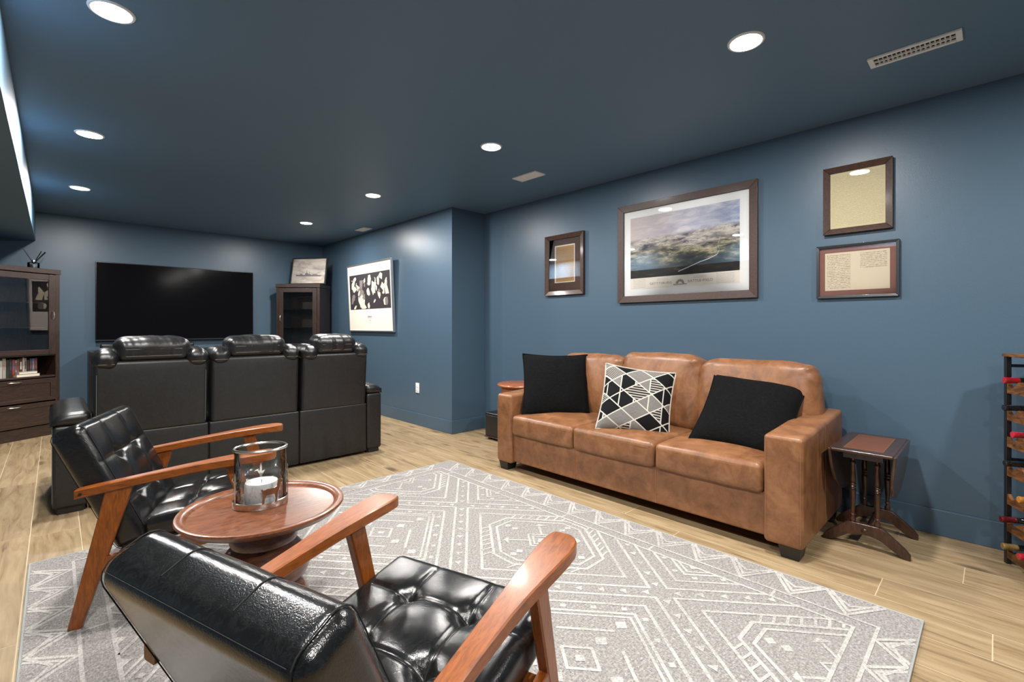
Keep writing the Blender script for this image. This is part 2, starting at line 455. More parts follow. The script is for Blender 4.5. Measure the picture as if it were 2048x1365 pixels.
def uvplane(name, w, h, mat, parent, y, x=0.0, z=0.0, t=.002):
    """flat print in local x-z, front face towards -y, UV over the front"""
    me = bpy.data.meshes.new(name)
    vs = [(x - w / 2, y, z - h / 2), (x + w / 2, y, z - h / 2), (x + w / 2, y, z + h / 2), (x - w / 2, y, z + h / 2)]
    vs += [(a, b + t, c) for a, b, c in vs]
    fs = [(0, 1, 2, 3), (5, 4, 7, 6), (4, 0, 3, 7), (1, 5, 6, 2), (4, 5, 1, 0), (3, 2, 6, 7)]
    me.from_pydata(vs, [], fs); uvl = me.uv_layers.new(name='uv')
    for p in me.polygons:
        for li in p.loop_indices:
            v = me.vertices[me.loops[li].vertex_index].co
            uvl.data[li].uv = ((v.x - x + w / 2) / w, (v.z - z + h / 2) / h)
    me.materials.append(M[mat]); o = bpy.data.objects.new(name, me); COL.objects.link(o); o.parent = parent
    return o

# ------------------------------------------------------------------ room shell
struct(MB().b(XL - .1, XR + .1, YF - .1, YB + .1, -.08, -.0006).build('floor', 'grout', smooth=False))
floor = bpy.data.objects['floor']
PITCH, X0, PL, GAP = .1985, -.097, 1.215, .0040
shared = {}
kmin = math.floor((XL - X0) / PITCH); kmax = math.ceil((XR - X0) / PITCH)
anchor = {0: 3.62, 12: .007, 13: .355, 15: .10, 14: .72}
rr = random.Random(3)
for k in range(kmin, kmax):
    xa, xb = max(XL, X0 + k * PITCH), min(XR, X0 + (k + 1) * PITCH)
    if xb - xa < .01: continue
    a = anchor.get(k, rr.random() * PL)
    j = a - math.ceil((a - YF) / PL) * PL
    while j < YB:
        ya, yb = max(j, YF), min(j + PL, YB); j += PL
        pieces = [(xa, xb, ya, yb)]
        if xb > XB and yb > YC:
            pieces = [(xa, xb, ya, min(yb, YC)), (xa, XB, max(ya, YC), yb)]
        for (pa, pb, qa, qb) in pieces:
            if qb - qa < .03 or pb - pa < .01: continue
            key = (round(pb - pa - GAP, 4), round(qb - qa - GAP, 4))
            if key not in shared:
                me = MB().box((0, 0, -.004), (key[0], key[1], .008)).mesh('plank', smooth=False); me.materials.append(M['floor']); shared[key] = me
            o = bpy.data.objects.new('plank', shared[key]); COL.objects.link(o); o.parent = floor
            o.location = ((pa + pb) / 2, (qa + qb) / 2, 0)

struct(MB().b(XL - .1, XR + .1, YF - .1, YB + .1, H, H + .08).build('ceiling', 'ceil', smooth=False))
struct(MB().b(XL - .1, XR + .1, YB, YB + .1, -.05, H + .02).build('wall_back', 'wall', smooth=False))
struct(MB().b(XR, XR + .1, YF, YC, -.05, H + .02).build('wall_right', 'wall', smooth=False))
struct(MB().b(XB, XR + .1, YC, YB, -.05, H + .02).build('wall_right_projection', 'wall', smooth=False))
struct(MB().b(XL - .1, XL, YF, YB, -.05, H + .02).build('wall_left', 'wall', smooth=False))
struct(MB().b(XL - .1, XR + .1, YF - .1, YF, -.05, H + .02).build('wall_front', 'wall', smooth=False))
struct(MB().b(XL, -.154, YF, YB, 2.08, H + .01).build('wall_soffit', 'ceil', smooth=False))

def baseboard(name, x0, x1, y0, y1):
    struct(MB().b(x0, x1, y0, y1, 0.0, .139).build(name, 'base', bevel=.003, smooth=True))
T = .013
baseboard('baseboard_right', XR - T, XR, YF, YC)
baseboard('baseboard_projection', XB - T, XB, YC - T, YB)
baseboard('baseboard_return', XB, XR - T, YC - T, YC)
baseboard('baseboard_back', XL, XB - T, YB - T, YB)
baseboard('baseboard_left', XL, XL + T, YF, YB - T)

# ------------------------------------------------------------------ recessed lights
def lamp(x, y, label):
    t = thing('recessed_light', label, 'ceiling light', (x, y, H), group='recessed ceiling lights')
    MB().lathe([(.064, -.003), (.065, -.006), (.072, -.006), (.075, -.003), (.076, 0.0), (.064, 0.0), (.064, -.003)], 40, cap=False).build('trim_ring', 'white', t)
    MB().lathe([(.0, -.0015), (.064, -.0015), (.064, -.004), (.0, -.0045)], 40, cap=False).build('lens', 'lens', t)
    ld = bpy.data.lights.new('lamp_glow', 'AREA'); ld.shape = 'DISK'; ld.size = .126; ld.energy = LAMP_W; ld.color = LAMP_COL
    lo = bpy.data.objects.new('lamp_glow', ld); COL.objects.link(lo); lo.parent = t; lo.location = (0, 0, -.009)
LX = (.163, 2.193)
lamp(LX[1], .77, 'round recessed ceiling light nearest the long grille air vent')
lamp(LX[1], 2.465, 'round recessed ceiling light beside the mid-size white ceiling vent')
lamp(LX[1], 4.17, 'round recessed ceiling light above the end of the black recliner')
lamp(LX[1], 5.85, 'round recessed ceiling light above the ship photo on its cabinet')
lamp(LX[0], 2.465, 'large-looking recessed ceiling light cut by the top edge of the photo')
lamp(LX[0], 4.14, 'middle one of the three recessed lights along the soffit')
lamp(LX[0], 5.81, 'recessed ceiling light near the soffit end, farthest over the television side')
lamp(LX[0], .77, 'recessed ceiling light just overhead of the viewer by the soffit')
lamp(LX[0], -.92, 'recessed ceiling light behind the viewer by the soffit')
lamp(LX[1], -.92, 'recessed ceiling light behind the viewer over the wine rack')

# ------------------------------------------------------------------ ceiling vents, outlet
def vent(x, y, lx, ly, label, grid):
    """lx across X, ly along Y; face looks down"""
    t = thing('ceiling_vent', label, 'air vent', (x, y, H), group='white ceiling vents')
    fr = .022 if grid else .016; z0 = -.010
    for (a0, a1, b0, b1) in ((-lx / 2, lx / 2, -ly / 2, -ly / 2 + fr), (-lx / 2, lx / 2, ly / 2 - fr, ly / 2), (-lx / 2, -lx / 2 + fr * .8, -ly / 2 + fr, ly / 2 - fr), (lx / 2 - fr * .8, lx / 2, -ly / 2 + fr, ly / 2 - fr)):
        MB().b(a0, a1, b0, b1, z0, 0).build('frame_rail', 'white', t, bevel=.002)
    ix, iy = lx / 2 - fr * .8, ly / 2 - fr
    MB().b(-ix, ix, -iy, iy, -.0015, 0).build('duct_opening', 'dark' if grid else 'white', t, smooth=False)
    if grid:
        MB().b(-.003, .003, -iy, iy, z0, -.0015).build('divider', 'white', t, smooth=False)
        n = 17
        for i in range(1, n):
            yy = -iy + 2 * iy * i / n
            for sx in (-1, 1):
                m = Matrix.Rotation(.55 * sx, 3, 'X')
                MB().box((sx * (ix / 2 + .001), yy, z0 * .55), (ix - .006, .0022, .0085), m).build('vane', 'white', t, smooth=False)
    else:
        n = 7
        for i in range(n):
            xx = -ix + 2 * ix * (i + .5) / n
            MB().box((xx, 0, z0 * .6), (2 * ix / n * .9, 2 * iy, .0018), Matrix.Rotation(.35, 3, 'Y')).build('slat', 'white', t, smooth=False)
vent(2.795, .26, .105, .325, 'long white grille air vent in the ceiling with rows of dark slots', True)
vent(2.842, 2.725, .125, .27, 'plain white ceiling vent above the small framed broadside', False)
vent(2.86, 5.70, .12, .25, 'small far white ceiling vent above the abstract print', False)

t = thing('wall_outlet', 'white wall socket low on the blue wall beside the black recliner', 'outlet', (XB, 4.652, .428), -PI / 2)
MB().rbox((.07, .008, .115), .0035, (2, 1, 2)).build('cover_plate', 'white_plastic', t, loc=(0, -.004, 0))
for dz in (-.02, .02):
    p = MB().rbox((.034, .006, .03), .0028, (2, 1, 2)).build('socket', 'white_plastic', t, loc=(0, -.009, dz))
    for dx in (-.006, .006):
        MB().box((dx, -.0032, .002), (.002, .001, .009)).build('slot', 'dark', p, smooth=False)

# ------------------------------------------------------------------ framed pictures
def frame_rails(t, w, h, fw, d_out, d_in, mat, lip=0.0):
    """four mitred rails; outside size w x h, face width fw; depth at outer and inner edge"""
    ow, oh, iw, ih = w / 2, h / 2, w / 2 - fw, h / 2 - fw
    oc = [(-ow, -oh), (ow, -oh), (ow, oh), (-ow, oh)]; ic = [(-iw, -ih), (iw, -ih), (iw, ih), (-iw, ih)]
    for i in range(4):
        j = (i + 1) % 4
        back = [(oc[i][0], 0, oc[i][1]), (oc[j][0], 0, oc[j][1]), (ic[j][0], 0, ic[j][1]), (ic[i][0], 0, ic[i][1])]
        fr = [(oc[i][0], -d_out, oc[i][1]), (oc[j][0], -d_out, oc[j][1]), (ic[j][0], -d_in, ic[j][1]), (ic[i][0], -d_in, ic[i][1])]
        MB().hexa(back, fr).build('frame_rail', mat, t, bevel=.002)

def text_part(body, size, mat, parent, x, y, z, spacing=1.0):
    cu = bpy.data.curves.new('lettering', 'FONT'); cu.body = body; cu.size = size; cu.align_x = 'CENTER'; cu.space_character = spacing
    cu.extrude = .0002
    o = bpy.data.objects.new('lettering', cu); COL.objects.link(o)
    dg = bpy.context.evaluated_depsgraph_get(); dg.update()
    me = bpy.data.meshes.new_from_object(o.evaluated_get(dg)); bpy.data.objects.remove(o)
    me.materials.clear(); me.materials.append(M[mat])
    n = bpy.data.objects.new('lettering', me); COL.objects.link(n); n.parent = parent
    n.location = (x, y, z); n.rotation_euler = (PI / 2, 0, 0)
    return n

# large landscape view
YM = (2.2385 + 1.1305) / 2; W, Hh = 1.108, .812; ZC = 1.742
t = thing('framed_landscape_print', 'large landscape battlefield view in wide white mat and brown frame above tan sofa', 'picture', (XR, YM, ZC), -PI / 2)
frame_rails(t, W, Hh, .055, .03, .026, 'frame_brown')
uvplane('mat_board', W - .1, Hh - .1, 'matt_white', t, -.012)
pw, ph = .872, .50
pr = uvplane('print', pw, ph, 'landscape', t, -.0135, -.002, .043)
tb = uvplane('title_strip', pw, .085, 'cream_paper', t, -.0135, -.002, -.2525)
text_part('GETTYSBURG', .026, 'ink_grey', tb, -.168, -.0139, -.268, 1.25)
text_part('BATTLE-FIELD', .026, 'ink_grey', tb, .152, -.0139, -.268, 1.2)
e = MB()
for i in range(9):
    a0, a1 = PI * i / 9, PI * (i + .7) / 9
    e.prism([(.016 * math.cos(a0), .016 * math.sin(a0)), (.034 * math.cos(a0), .034 * math.sin(a0)), (.034 * math.cos(a1), .034 * math.sin(a1)), (.016 * math.cos(a1), .016 * math.sin(a1))], 0, .0004, lambda a, b, h_: (a - .005, -.0139 - h_, b - .274))
e.b(-.06, .05, -.0143, -.0139, -.281, -.276)
e.build('emblem', 'ink_grey', tb, smooth=False)
e = MB()
rl = random.Random(5)
for (xa, xb, za, zb, n) in ((-.41, -.30, -.222, -.285, 6), (.27, .40, -.222, -.285, 7), (.10, .2, -.226, -.236, 2), (-.2, -.1, -.226, -.236, 2)):
    for i in range(n):
        z = za + (zb - za) * i / max(1, n - 1); x = xa
        while x < xb:
            l = rl.uniform(.008, .022); e.b(x, min(x + l, xb), -.0141, -.0137, z - .0013, z + .0013); x += l + .004
e.build('caption_lines', 'ink_faint', tb, smooth=False)['kind'] = 'stuff'
rv = [(.30, .03), (.285, -.02), (.292, -.07), (.275, -.10), (.21, -.125), (.15, -.14), (.08, -.165), (.02, -.185), (-.02, -.198)]
m_ = MB()
for i in range(len(rv) - 1):
    w0 = .004 + .0 * i
    (ax_, az_), (bx_, bz_) = rv[i], rv[i + 1]
    m_.prism([(ax_, az_ - w0), (bx_, bz_ - w0), (bx_, bz_ + w0 * .4), (ax_, az_ + w0 * .4)], 0, .0003, lambda a, b, h_: (a, -.0137 - h_, b + .02))
M['river'] = plain('pale_river_print', sr(206, 208, 214), .7)
m_.build('printed_river', 'river', pr, smooth=False)
MB().b(-W / 2 + .05, W / 2 - .05, -.0195, -.018, -Hh / 2 + .05, Hh / 2 - .05).build('glass_pane', 'pane', t, smooth=False)

# document, square, dark bevelled frame
t = thing('framed_document', 'pale yellow parchment document in dark wood frame, upper of the stacked pair', 'picture', (XR, .578, 1.909), -PI / 2)
frame_rails(t, .34, .41, .035, .034, .018, 'frame_dark')
uvplane('document', .275, .345, 'declaration', t, -.012)
MB().b(-.137, .137, -.0165, -.015, -.172, .172).build('glass_pane', 'pane', t, smooth=False)
# letter, rose mat
t = thing('framed_letter', 'two-column handwritten letter in rose mat and thin black frame, lower of the pair', 'picture', (XR, .582, 1.475), -PI / 2)
frame_rails(t, .406, .326, .016, .026, .024, 'frame_black')
uvplane('mat_board', .38, .30, 'matt_rose', t, -.010)
uvplane('letter', .318, .232, 'letter', t, -.0115)
MB().b(-.188, .188, -.0185, -.017, -.148, .148).build('glass_pane', 'pane', t, smooth=False)
# small broadside
t = thing('framed_broadside', 'small aged brown broadside in dark mat and wood frame left of the landscape', 'picture', (XR, 2.833, 1.722), -PI / 2)
frame_rails(t, .466, .575, .042, .034, .022, 'frame_dark')
uvplane('mat_board', .39, .50, 'matt_brown', t, -.010)
uvplane('paper_margin', .243, .355, 'cream_paper', t, -.0115, 0, .01)
uvplane('broadside', .222, .335, 'broadside', t, -.0135, .003, .008)
MB().b(-.192, .192, -.0175, -.016, -.248, .248).build('glass_pane', 'pane', t, smooth=False)

# abstract print on the projection, top edge hung a little away from the wall
PW, PH = 1.21, .915
t = thing('framed_abstract_print', 'black and cream abstract print with wide margins in slim silver frame', 'picture', (XB - .004, 5.735, 1.068), -PI / 2)
t.rotation_euler = (.045, 0, -PI / 2)
t2 = bpy.data.objects.new('hanger', None)
def pz(o): o.location.z += PH / 2; return o
old = len(bpy.data.objects)
before = set(bpy.data.objects)
bpy.data.objects.remove(t2)
before = set(bpy.data.objects)
frame_rails(t, PW, PH, .018, .03, .03, 'frame_silver')
uvplane('paper', PW - .03, PH - .03, 'cream_paper', t, -.020)
dk = uvplane('printed_panel', 1.10, .47, 'print_dark', t, -.0215, .0, .08)
ra = random.Random(21)
def shard(cx, cz, r, n, mat, lift, stretch=1.0, rot=0.0):
    pts = []
    for i in range(n):
        a = 2 * PI * i / n + ra.uniform(-.25, .25); q = r * ra.uniform(.55, 1.15)
        x, z = q * math.cos(a) * stretch, q * math.sin(a)
        pts.append((cx + x * math.cos(rot) - z * math.sin(rot), cz + x * math.sin(rot) + z * math.cos(rot)))
    lo, hi, lo2, hi2 = -.545, .545, .08 - .23, .08 + .23
    pts = [(min(hi, max(lo, a)), min(hi2, max(lo2, b))) for a, b in pts]
    return MB().prism(pts, 0, .0004, lambda a, b, h_: (a, -.0216 - lift - h_, b))
for i in range(60):
    mat = ('print_pale', 'print_pale', 'print_mid', 'print_pale', 'print_dark')[i % 5]
    cx = ra.uniform(-.49, .49); cz = .08 + ra.uniform(-.19, .19) - (.03 if i % 3 else 0)
    shard(cx, cz, ra.uniform(.03, .1), ra.choice((4, 5, 6, 7)), mat, .0002 + i * .00003, ra.uniform(.35, .9), ra.uniform(-1.2, 1.2)).build('printed_shape', mat, dk, smooth=False)
sg = MB()
pts = [(-.06 + i * .006, -.0225, -.255 + .012 * math.sin(i * 2.1) * (1 if i < 12 else .5)) for i in range(20)]
sg.tube(pts, .0014, 4); sg.tube([(-.07, -.0225, -.275), (.02, -.0225, -.27), (.05, -.0225, -.278)], .001, 4)
sg.b(-.03, .03, -.0224, -.022, -.303, -.3)
sg.build('signature_scribble', 'ink_grey', t, smooth=False)
for o in set(bpy.data.objects) - before:
    if o.parent == t: pz(o)

# ------------------------------------------------------------------ television and the pieces under it
TX0, TX1, TZ0, TZ1 = .335, 2.0, .966, 1.897
t = thing('television', 'large flat black television mounted on the far blue wall', 'television', ((TX0 + TX1) / 2, YB, (TZ0 + TZ1) / 2))
w, h = TX1 - TX0, TZ1 - TZ0
MB().rbox((w, .035, h), .006, (2, 1, 2)).build('housing', 'black_plastic', t, loc=(0, -.055, 0))
MB().b(-w / 2 + .008, w / 2 - .008, -.0745, -.0715, -h / 2 + .02, h / 2 - .008).build('screen', 'screen', t, smooth=False)
MB().b(-.25, .25, -.04, 0, -.2, .2).build('wall_mount', 'black_metal', t, smooth=False)
MB().b(-w / 2, w / 2, -.0755, -.0725, -h / 2 + .004, -h / 2 + .012).build('lower_bezel', 'frame_black', t, smooth=False)
t = thing('media_console', 'low black media console under the television behind the recliner', 'console', ((TX0 + TX1) / 2, YB - .24, 0))
MB().b(-.9, .9, -.2, .2, .08, .86).build('body', 'black_plastic', t, bevel=.004)
for i in range(3):
    d = MB().b(-.88 + i * .59, -.31 + i * .59, -.215, -.2, .1, .84).build('door', 'black_plastic', t, bevel=.003)
    MB().lathe([(0, 0), (.012, 0), (.012, .015), (0, .018)], 14, cap=False, mat=Matrix.Rotation(PI / 2, 3, 'X'), c=(-.33 + i * .59, -.215, .5)).build('knob', 'steel', d)
for sx in (-.85, .85):
    for sy in (-.16, .16): MB().b(sx - .02, sx + .02, sy - .02, sy + .02, 0, .08).build('leg', 'black_metal', t, smooth=False)
t = thing('soundbar', 'black soundbar lying under the television screen', 'speaker', (.82, YB - .2, .86))
MB().rbox((.9, .09, .075), .015, (4, 2, 2)).build('housing', 'black_plastic', t, loc=(0, 0, .0375))
MB().rbox((.86, .004, .05), .0018, (2, 1, 2)).build('grille', 'foot', t, loc=(0, -.046, .0375))

# ------------------------------------------------------------------ display cabinets
CW, CD, CH = .74, .38, 1.739
def panel(x0, x1, y0, y1, z0, z1, name, parent, mat='cab', bv=.003): return MB().b(x0, x1, y0, y1, z0, z1).build(name, mat, parent, bevel=bv)
def bow_handle(parent, c, length, vertical, out=.022):
    pts = []
    for i in range(9):
        a = PI * i / 8; s_ = -math.cos(a) * length / 2; d_ = math.sin(a) * out
        pts.append((c[0], c[1] - d_, c[2] + s_) if vertical else (c[0] + s_, c[1] - d_, c[2]))
    return MB().tube(pts, .0048, 8).build('handle', 'nickel', parent)

def cabinet(name, label, loc, rz, CW, handle_side, drawers, GW):
    """local: x along front (0 = viewer's left end), front at y=0, back at y=+CD"""
    t = thing(name, label, 'cabinet', loc, rz)
    s_ = .022
    panel(0, s_ + .016, .006, CD, 0, CH - .05, 'side_panel', t); panel(CW - s_ - .016, CW, .006, CD, 0, CH - .05, 'side_panel', t)
    panel(s_, CW - s_, CD - .012, CD, .05, CH - .05, 'back_panel', t, 'cab')
    panel(-.006, CW + .006, -.004, CD + .002, CH - .05, CH, 'crown_board', t, 'cabx')
    panel(.038, CW - .038, .01, CD - .012, .835, .855, 'niche_top', t, 'cabx')
    panel(.038, CW - .038, .01, CD - .012, .608, .628, 'niche_shelf', t, 'cabx')
    panel(.038, CW - .038, .02, CD - .012, .03, .06, 'bottom_board', t, 'cabx')
    panel(.004, CW - .004, .004, .03, 0, .115, 'plinth', t, 'cabx')
    # door: stiles, rails, pane
    dx0, dx1, dz0, dz1 = .04, CW - .04, .848, CH - .058
    d = panel(dx0, dx0 + .06, -.002, .018, dz0, dz1, 'door', t)
    panel(dx1 - .06, dx1, -.002, .018, dz0, dz1, 'stile', d)
    panel(dx0 + .06, dx1 - .06, -.002, .018, dz1 - .06, dz1, 'rail', d, 'cabx')
    panel(dx0 + .06, dx1 - .06, -.002, .018, dz0, dz0 + .05, 'rail', d, 'cabx')
    MB().b(dx0 + .058, dx1 - .058, .006, .009, dz0 + .048, dz1 - .058).build('glass_pane', 'pane', d, smooth=False)
    bow_handle(d, ((dx0 + .028) if handle_side < 0 else (dx1 - .028), -.003, 1.255), .085, True)
    for z in (1.12, 1.38): MB().b(.04, CW - .04, .04, CD - .02, z, z + .007).build('glass_shelf', 'pane', t, smooth=False)
    if drawers:
        for z0, z1 in ((.37, .60), (.125, .355)):
            dr = panel(dx0, dx1, -.002, .016, z0, z1, 'drawer', t, 'cabx')
            for a in ((dx0, dx1, z0, z0 + .035), (dx0, dx1, z1 - .045, z1), (dx0, dx0 + .05, z0 + .035, z1 - .045), (dx1 - .05, dx1, z0 + .035, z1 - .045)):
                panel(a[0], a[1], -.009, -.002, a[2], a[3], 'drawer_rail', dr, 'cabx', .002)
            bow_handle(dr, ((dx0 + dx1) / 2, -.009, z1 - .02), .11, False)
    return t
LA = math.atan2(.26, .42)
LW = .78
fr_ = Vector((.04, 6.955, 0)); dirx = Vector((math.cos(LA), math.sin(LA), 0))
lc = fr_ - dirx * LW
cab_l = cabinet('display_cabinet', 'tall espresso cabinet with drawers and books, cut by the photo edge', (lc.x, lc.y, 0), LA, LW, 1, True, .6)
RA = -YAW
rc = FW * 6.62 + RT * ((552 - 1024) / 940 * 6.62)
cab_r = cabinet('display_cabinet', 'espresso glass-door cabinet angled across the corner, ship photo on top', (rc.x, rc.y, 0), RA, .612, -1, True, .45)

# books and discs standing in the open niche
rb = random.Random(11)
bcols = [sr(206, 202, 192), sr(34, 32, 34), sr(84, 108, 142), sr(120, 62, 54), sr(190, 180, 168), sr(52, 46, 44), sr(150, 140, 130), sr(96, 40, 36), sr(178, 150, 128), sr(66, 74, 92), sr(132, 34, 30), sr(214, 208, 200), sr(46, 60, 44), sr(176, 60, 46), sr(110, 96, 80)]
bnames = ['cream', 'black', 'slate blue', 'brick red', 'light grey', 'charcoal', 'stone grey', 'maroon', 'tan', 'navy grey', 'crimson', 'white', 'dark green', 'orange red', 'olive brown']
bm_ = [plain('book_' + n.replace(' ', '_'), tuple(q * .6 for q in c), .5) for n, c in zip(bnames, bcols)]
M['pages'] = plain('book_pages', sr(214, 204, 184), .8)
order = ['first', 'second', 'third', 'fourth', 'fifth', 'sixth', 'seventh', 'eighth', 'ninth', 'tenth', 'eleventh', 'twelfth', 'thirteenth', 'fourteenth', 'fifteenth', 'sixteenth', 'seventeenth', 'eighteenth', 'nineteenth', 'twentieth', 'twenty-first', 'twenty-second']
x = LW - .155
for i in range(20):
    th = rb.uniform(.014, .026); hh = rb.uniform(.165, .195); dp = rb.uniform(.12, .14)
    ci = (i * 7 + 10) % len(bcols)
    lean = .05 if i < 9 else .0
    x -= th + .0025
    if x < .06: break
    P = Vector((x + th / 2, .075, .628)); P = Matrix.Rotation(LA, 3, 'Z') @ P + Vector((lc.x, lc.y, 0))
    b = thing('book', f'{bnames[ci]} spine upright in the cabinet niche, {order[i]} from the doorless right end', 'book', P, LA, 'books in the cabinet niche')
    b.rotation_euler = (0, lean * .0, LA)
    MB().box((0, .0, hh / 2), (th, .002, hh)).build('spine', bm_[ci], b, smooth=False, loc=(0, 0, 0))
    for sx in (-1, 1): MB().box((sx * (th / 2 - .001), dp / 2, hh / 2), (.002, dp, hh)).build('cover', bm_[ci], b, smooth=False)
    MB().box((0, dp / 2 - .002, hh / 2), (th - .004, dp - .006, hh - .006)).build('page_block', 'pages', b, smooth=False)
    MB().box((0, -.0012, hh * .62), (th * .55, .0006, hh * .42)).build('title_strip', bm_[(ci + 4) % len(bm_)], b, smooth=False)
for i, (nm, z0, w_, d_, h_, lab) in enumerate((('grey', .628, .19, .052, .03, 'grey boxed set lying flat in front of the upright books'), ('white', .658, .15, .05, .022, 'white case lying on the grey boxed set in the niche'))):
    P = Matrix.Rotation(LA, 3, 'Z') @ Vector((LW - .262, .044, z0)) + Vector((lc.x, lc.y, 0))
    b = thing('media_case', lab, 'case', P, LA, 'cases lying in the niche')
    mm = bm_[6] if i == 0 else bm_[11]
    MB().box((0, 0, h_ - .0015), (w_, d_, .003)).build('cover', mm, b, smooth=False); MB().box((0, 0, .0015), (w_, d_, .003)).build('cover', mm, b, smooth=False)
    MB().box((0, 0, h_ / 2), (w_ - .004, d_ - .004, h_ - .006)).build('inner_sleeve', 'pages', b, smooth=False)

# reed diffuser on the near cabinet
P = Matrix.Rotation(LA, 3, 'Z') @ Vector((LW - .155, .13, CH)) + Vector((lc.x, lc.y, 0))
t = thing('reed_diffuser', 'glass reed diffuser with dark sticks on top of the tall cabinet', 'diffuser', P, LA)
MB().lathe([(0, .0), (.042, .0), (.046, .006), (.046, .062), (.03, .07), (.014, .074), (.014, .088), (.011, .088), (.011, .07), (.042, .058), (.042, .008), (0, .008)], 24, cap=False).build('bottle', 'pane', t)
M['oil'] = plain('dark_oil', (.10, .13, .16), .15)
MB().lathe([(0, .009), (.041, .009), (.041, .045), (0, .045)], 24, cap=False).build('oil', 'oil', t)
MB().lathe([(.0145, .074), (.017, .075), (.017, .09), (.0145, .091)], 20, cap=False).build('collar', 'steel', t)
for (a, b, c) in ((.10, .0, .19), (.085, .03, .195), (-.075, .02, .2), (.1, -.012, .185)):
    MB().tube([(-a * .3, -b * .3, .012), (a, b, c)], .0042, 6).build('reed', 'black_plastic', t)

# framed ship photograph leaning on the far cabinet
sc = FW * 6.80 + RT * ((616.5 - 1024) / 940 * 6.80)
t = thing('framed_ship_photo', 'grey photo of a warship in black frame leaning atop the cabinet', 'picture', (sc.x, sc.y, CH + .003), -YAW - .12)
t.rotation_euler = (-.18, 0, -YAW - .14)
before = set(bpy.data.objects)
SW, SH = .545, .40
frame_rails(t, SW, SH, .016, .028, .028, 'frame_black')
uvplane('photo', SW - .026, SH - .026, 'shipsky', t, -.018)
MB().b(-SW / 2 + .01, SW / 2 - .01, -.008, -.003, -SH / 2 + .01, SH / 2 - .01).build('backing', 'black_plastic', t, smooth=False)
hull = [(-.19, -.075), (-.2, -.052), (-.12, -.055), (-.08, -.058), (.2, -.062), (.215, -.06), (.18, -.082)]
ph_ = bpy.data.objects[[o.name for o in set(bpy.data.objects) - before if o.name.startswith('photo')][0]]
f_ = lambda a, b, h_: (a, -.0181 - h_, b)
MB().prism(hull, 0, .0006, f_).build('ship_hull', 'ink_grey', ph_, smooth=False)
sup = MB()
for q in (((-.14, -.055), (-.13, -.04), (-.10, -.04), (-.09, -.056)), ((-.06, -.057), (-.05, -.03), (-.02, -.028), (0, -.045), (.03, -.045), (.04, -.058)), ((-.036, -.03), (-.034, .025), (-.030, .025), (-.026, -.03)), ((.005, -.045), (.007, -.005), (.011, -.005), (.013, -.045)), ((.06, -.058), (.06, -.047), (.13, -.048), (.14, -.06))):
    sup.prism(list(q), 0, .0006, f_)
sup.build('ship_superstructure', 'ink_grey', ph_, smooth=False)
wk = MB()
for i in range(10): wk.b(-.15 + i * .03, -.15 + i * .03 + .02, -.0187, -.0181, -.094 - (i % 3) * .006, -.091 - (i % 3) * .006)
wk.build('ship_reflection', 'ink_faint', ph_, smooth=False)
MB().b(-SW / 2 + .015, SW / 2 - .015, -.0235, -.022, -SH / 2 + .015, SH / 2 - .015).build('glass_pane', 'pane', t, smooth=False)
for o in set(bpy.data.objects) - before:
    if o.parent == t: o.location.z += SH / 2

# ------------------------------------------------------------------ furniture helpers
def W(mb, name, mat, parent, **kw):
    """build from world coordinates under an unrotated thing"""
    o = parent.location
    mb.v = [(p[0] - o.x, p[1] - o.y, p[2] - o.z) for p in mb.v]
    return mb.build(name, mat, parent, **kw)

def puff(d, top=.0, side=.0, wr=0.0, seed=0.0, bottom=0.0, wscale=9.0):
    hx, hy, hz = d[0] / 2, d[1] / 2, d[2] / 2
    def fn(p, n):
        u, v, w_ = p.x / hx, p.y / hy, p.z / hz
        bul = max(0, 1 - u * u) * max(0, 1 - v * v)
        q = Vector(p)
        if n.z > 0: q.z += top * bul * n.z
        if n.z < 0: q.z += bottom * bul * n.z
        if side:
            q.x += side * n.x * max(0, 1 - v * v) * max(0, 1 - w_ * w_); q.y += side * n.y * max(0, 1 - u * u) * max(0, 1 - w_ * w_)
        if wr:
            q += n * wr * noise.noise(Vector((p.x * wscale + seed, p.y * wscale, p.z * wscale * .6)))
        return q
    return fn

# ------------------------------------------------------------------ tan leather sofa
SX0, SX1 = 2.552, 3.40
t = thing('sofa', 'three-seat tan leather sofa against the blue wall', 'sofa', ((SX0 + SX1) / 2, 1.72, 0))
W(MB().b(SX0 + .03, SX1 - .05, .80, 2.645, .075, .30), 'base_frame', 'tan', t, bevel=.012, seg=3)
def arm_fn(y0, y1):
    def fn(p, n):
        q = Vector(p); k = (p.x + .4) / .8
        if p.z > 0: q.z += .042 * max(0, k) ** 1.2
        return q
    return fn
for (y0, y1, nm) in ((.637, .815, 'n'), (2.637, 2.800, 'f')):
    mb = MB().rbox((.83, y1 - y0, .54), .022, (8, 3, 6), 3, arm_fn(y0, y1), c=(SX0 + .415, (y0 + y1) / 2, .06 + .27))
    a = W(mb, 'arm', 'tan', t)
    s1 = MB()
    for yy in (y0 + .012, y1 - .012):
        s1.tube([(SX0 - .0008, yy, .09 + .05 * i) for i in range(10)], .0009, 5)
    s1.tube([(SX0 + .26, y0 - .0006, .075), (SX0 + .26, y0 - .0006, .585)], .0009, 5)
    s1.tube([(SX0 + .42, y0 - .0006, .075), (SX0 + .42, y0 - .0006, .60)], .0009, 5)
    W(s1, 'stitching', 'stitch_tan', t)
W(MB().rbox((.12, 1.84, .60), .04, (2, 10, 4), 3, c=(SX1 - .06, 1.722, .08 + .30)), 'back_frame', 'tan', t)
ys = [.818, 1.418, 2.032, 2.636]
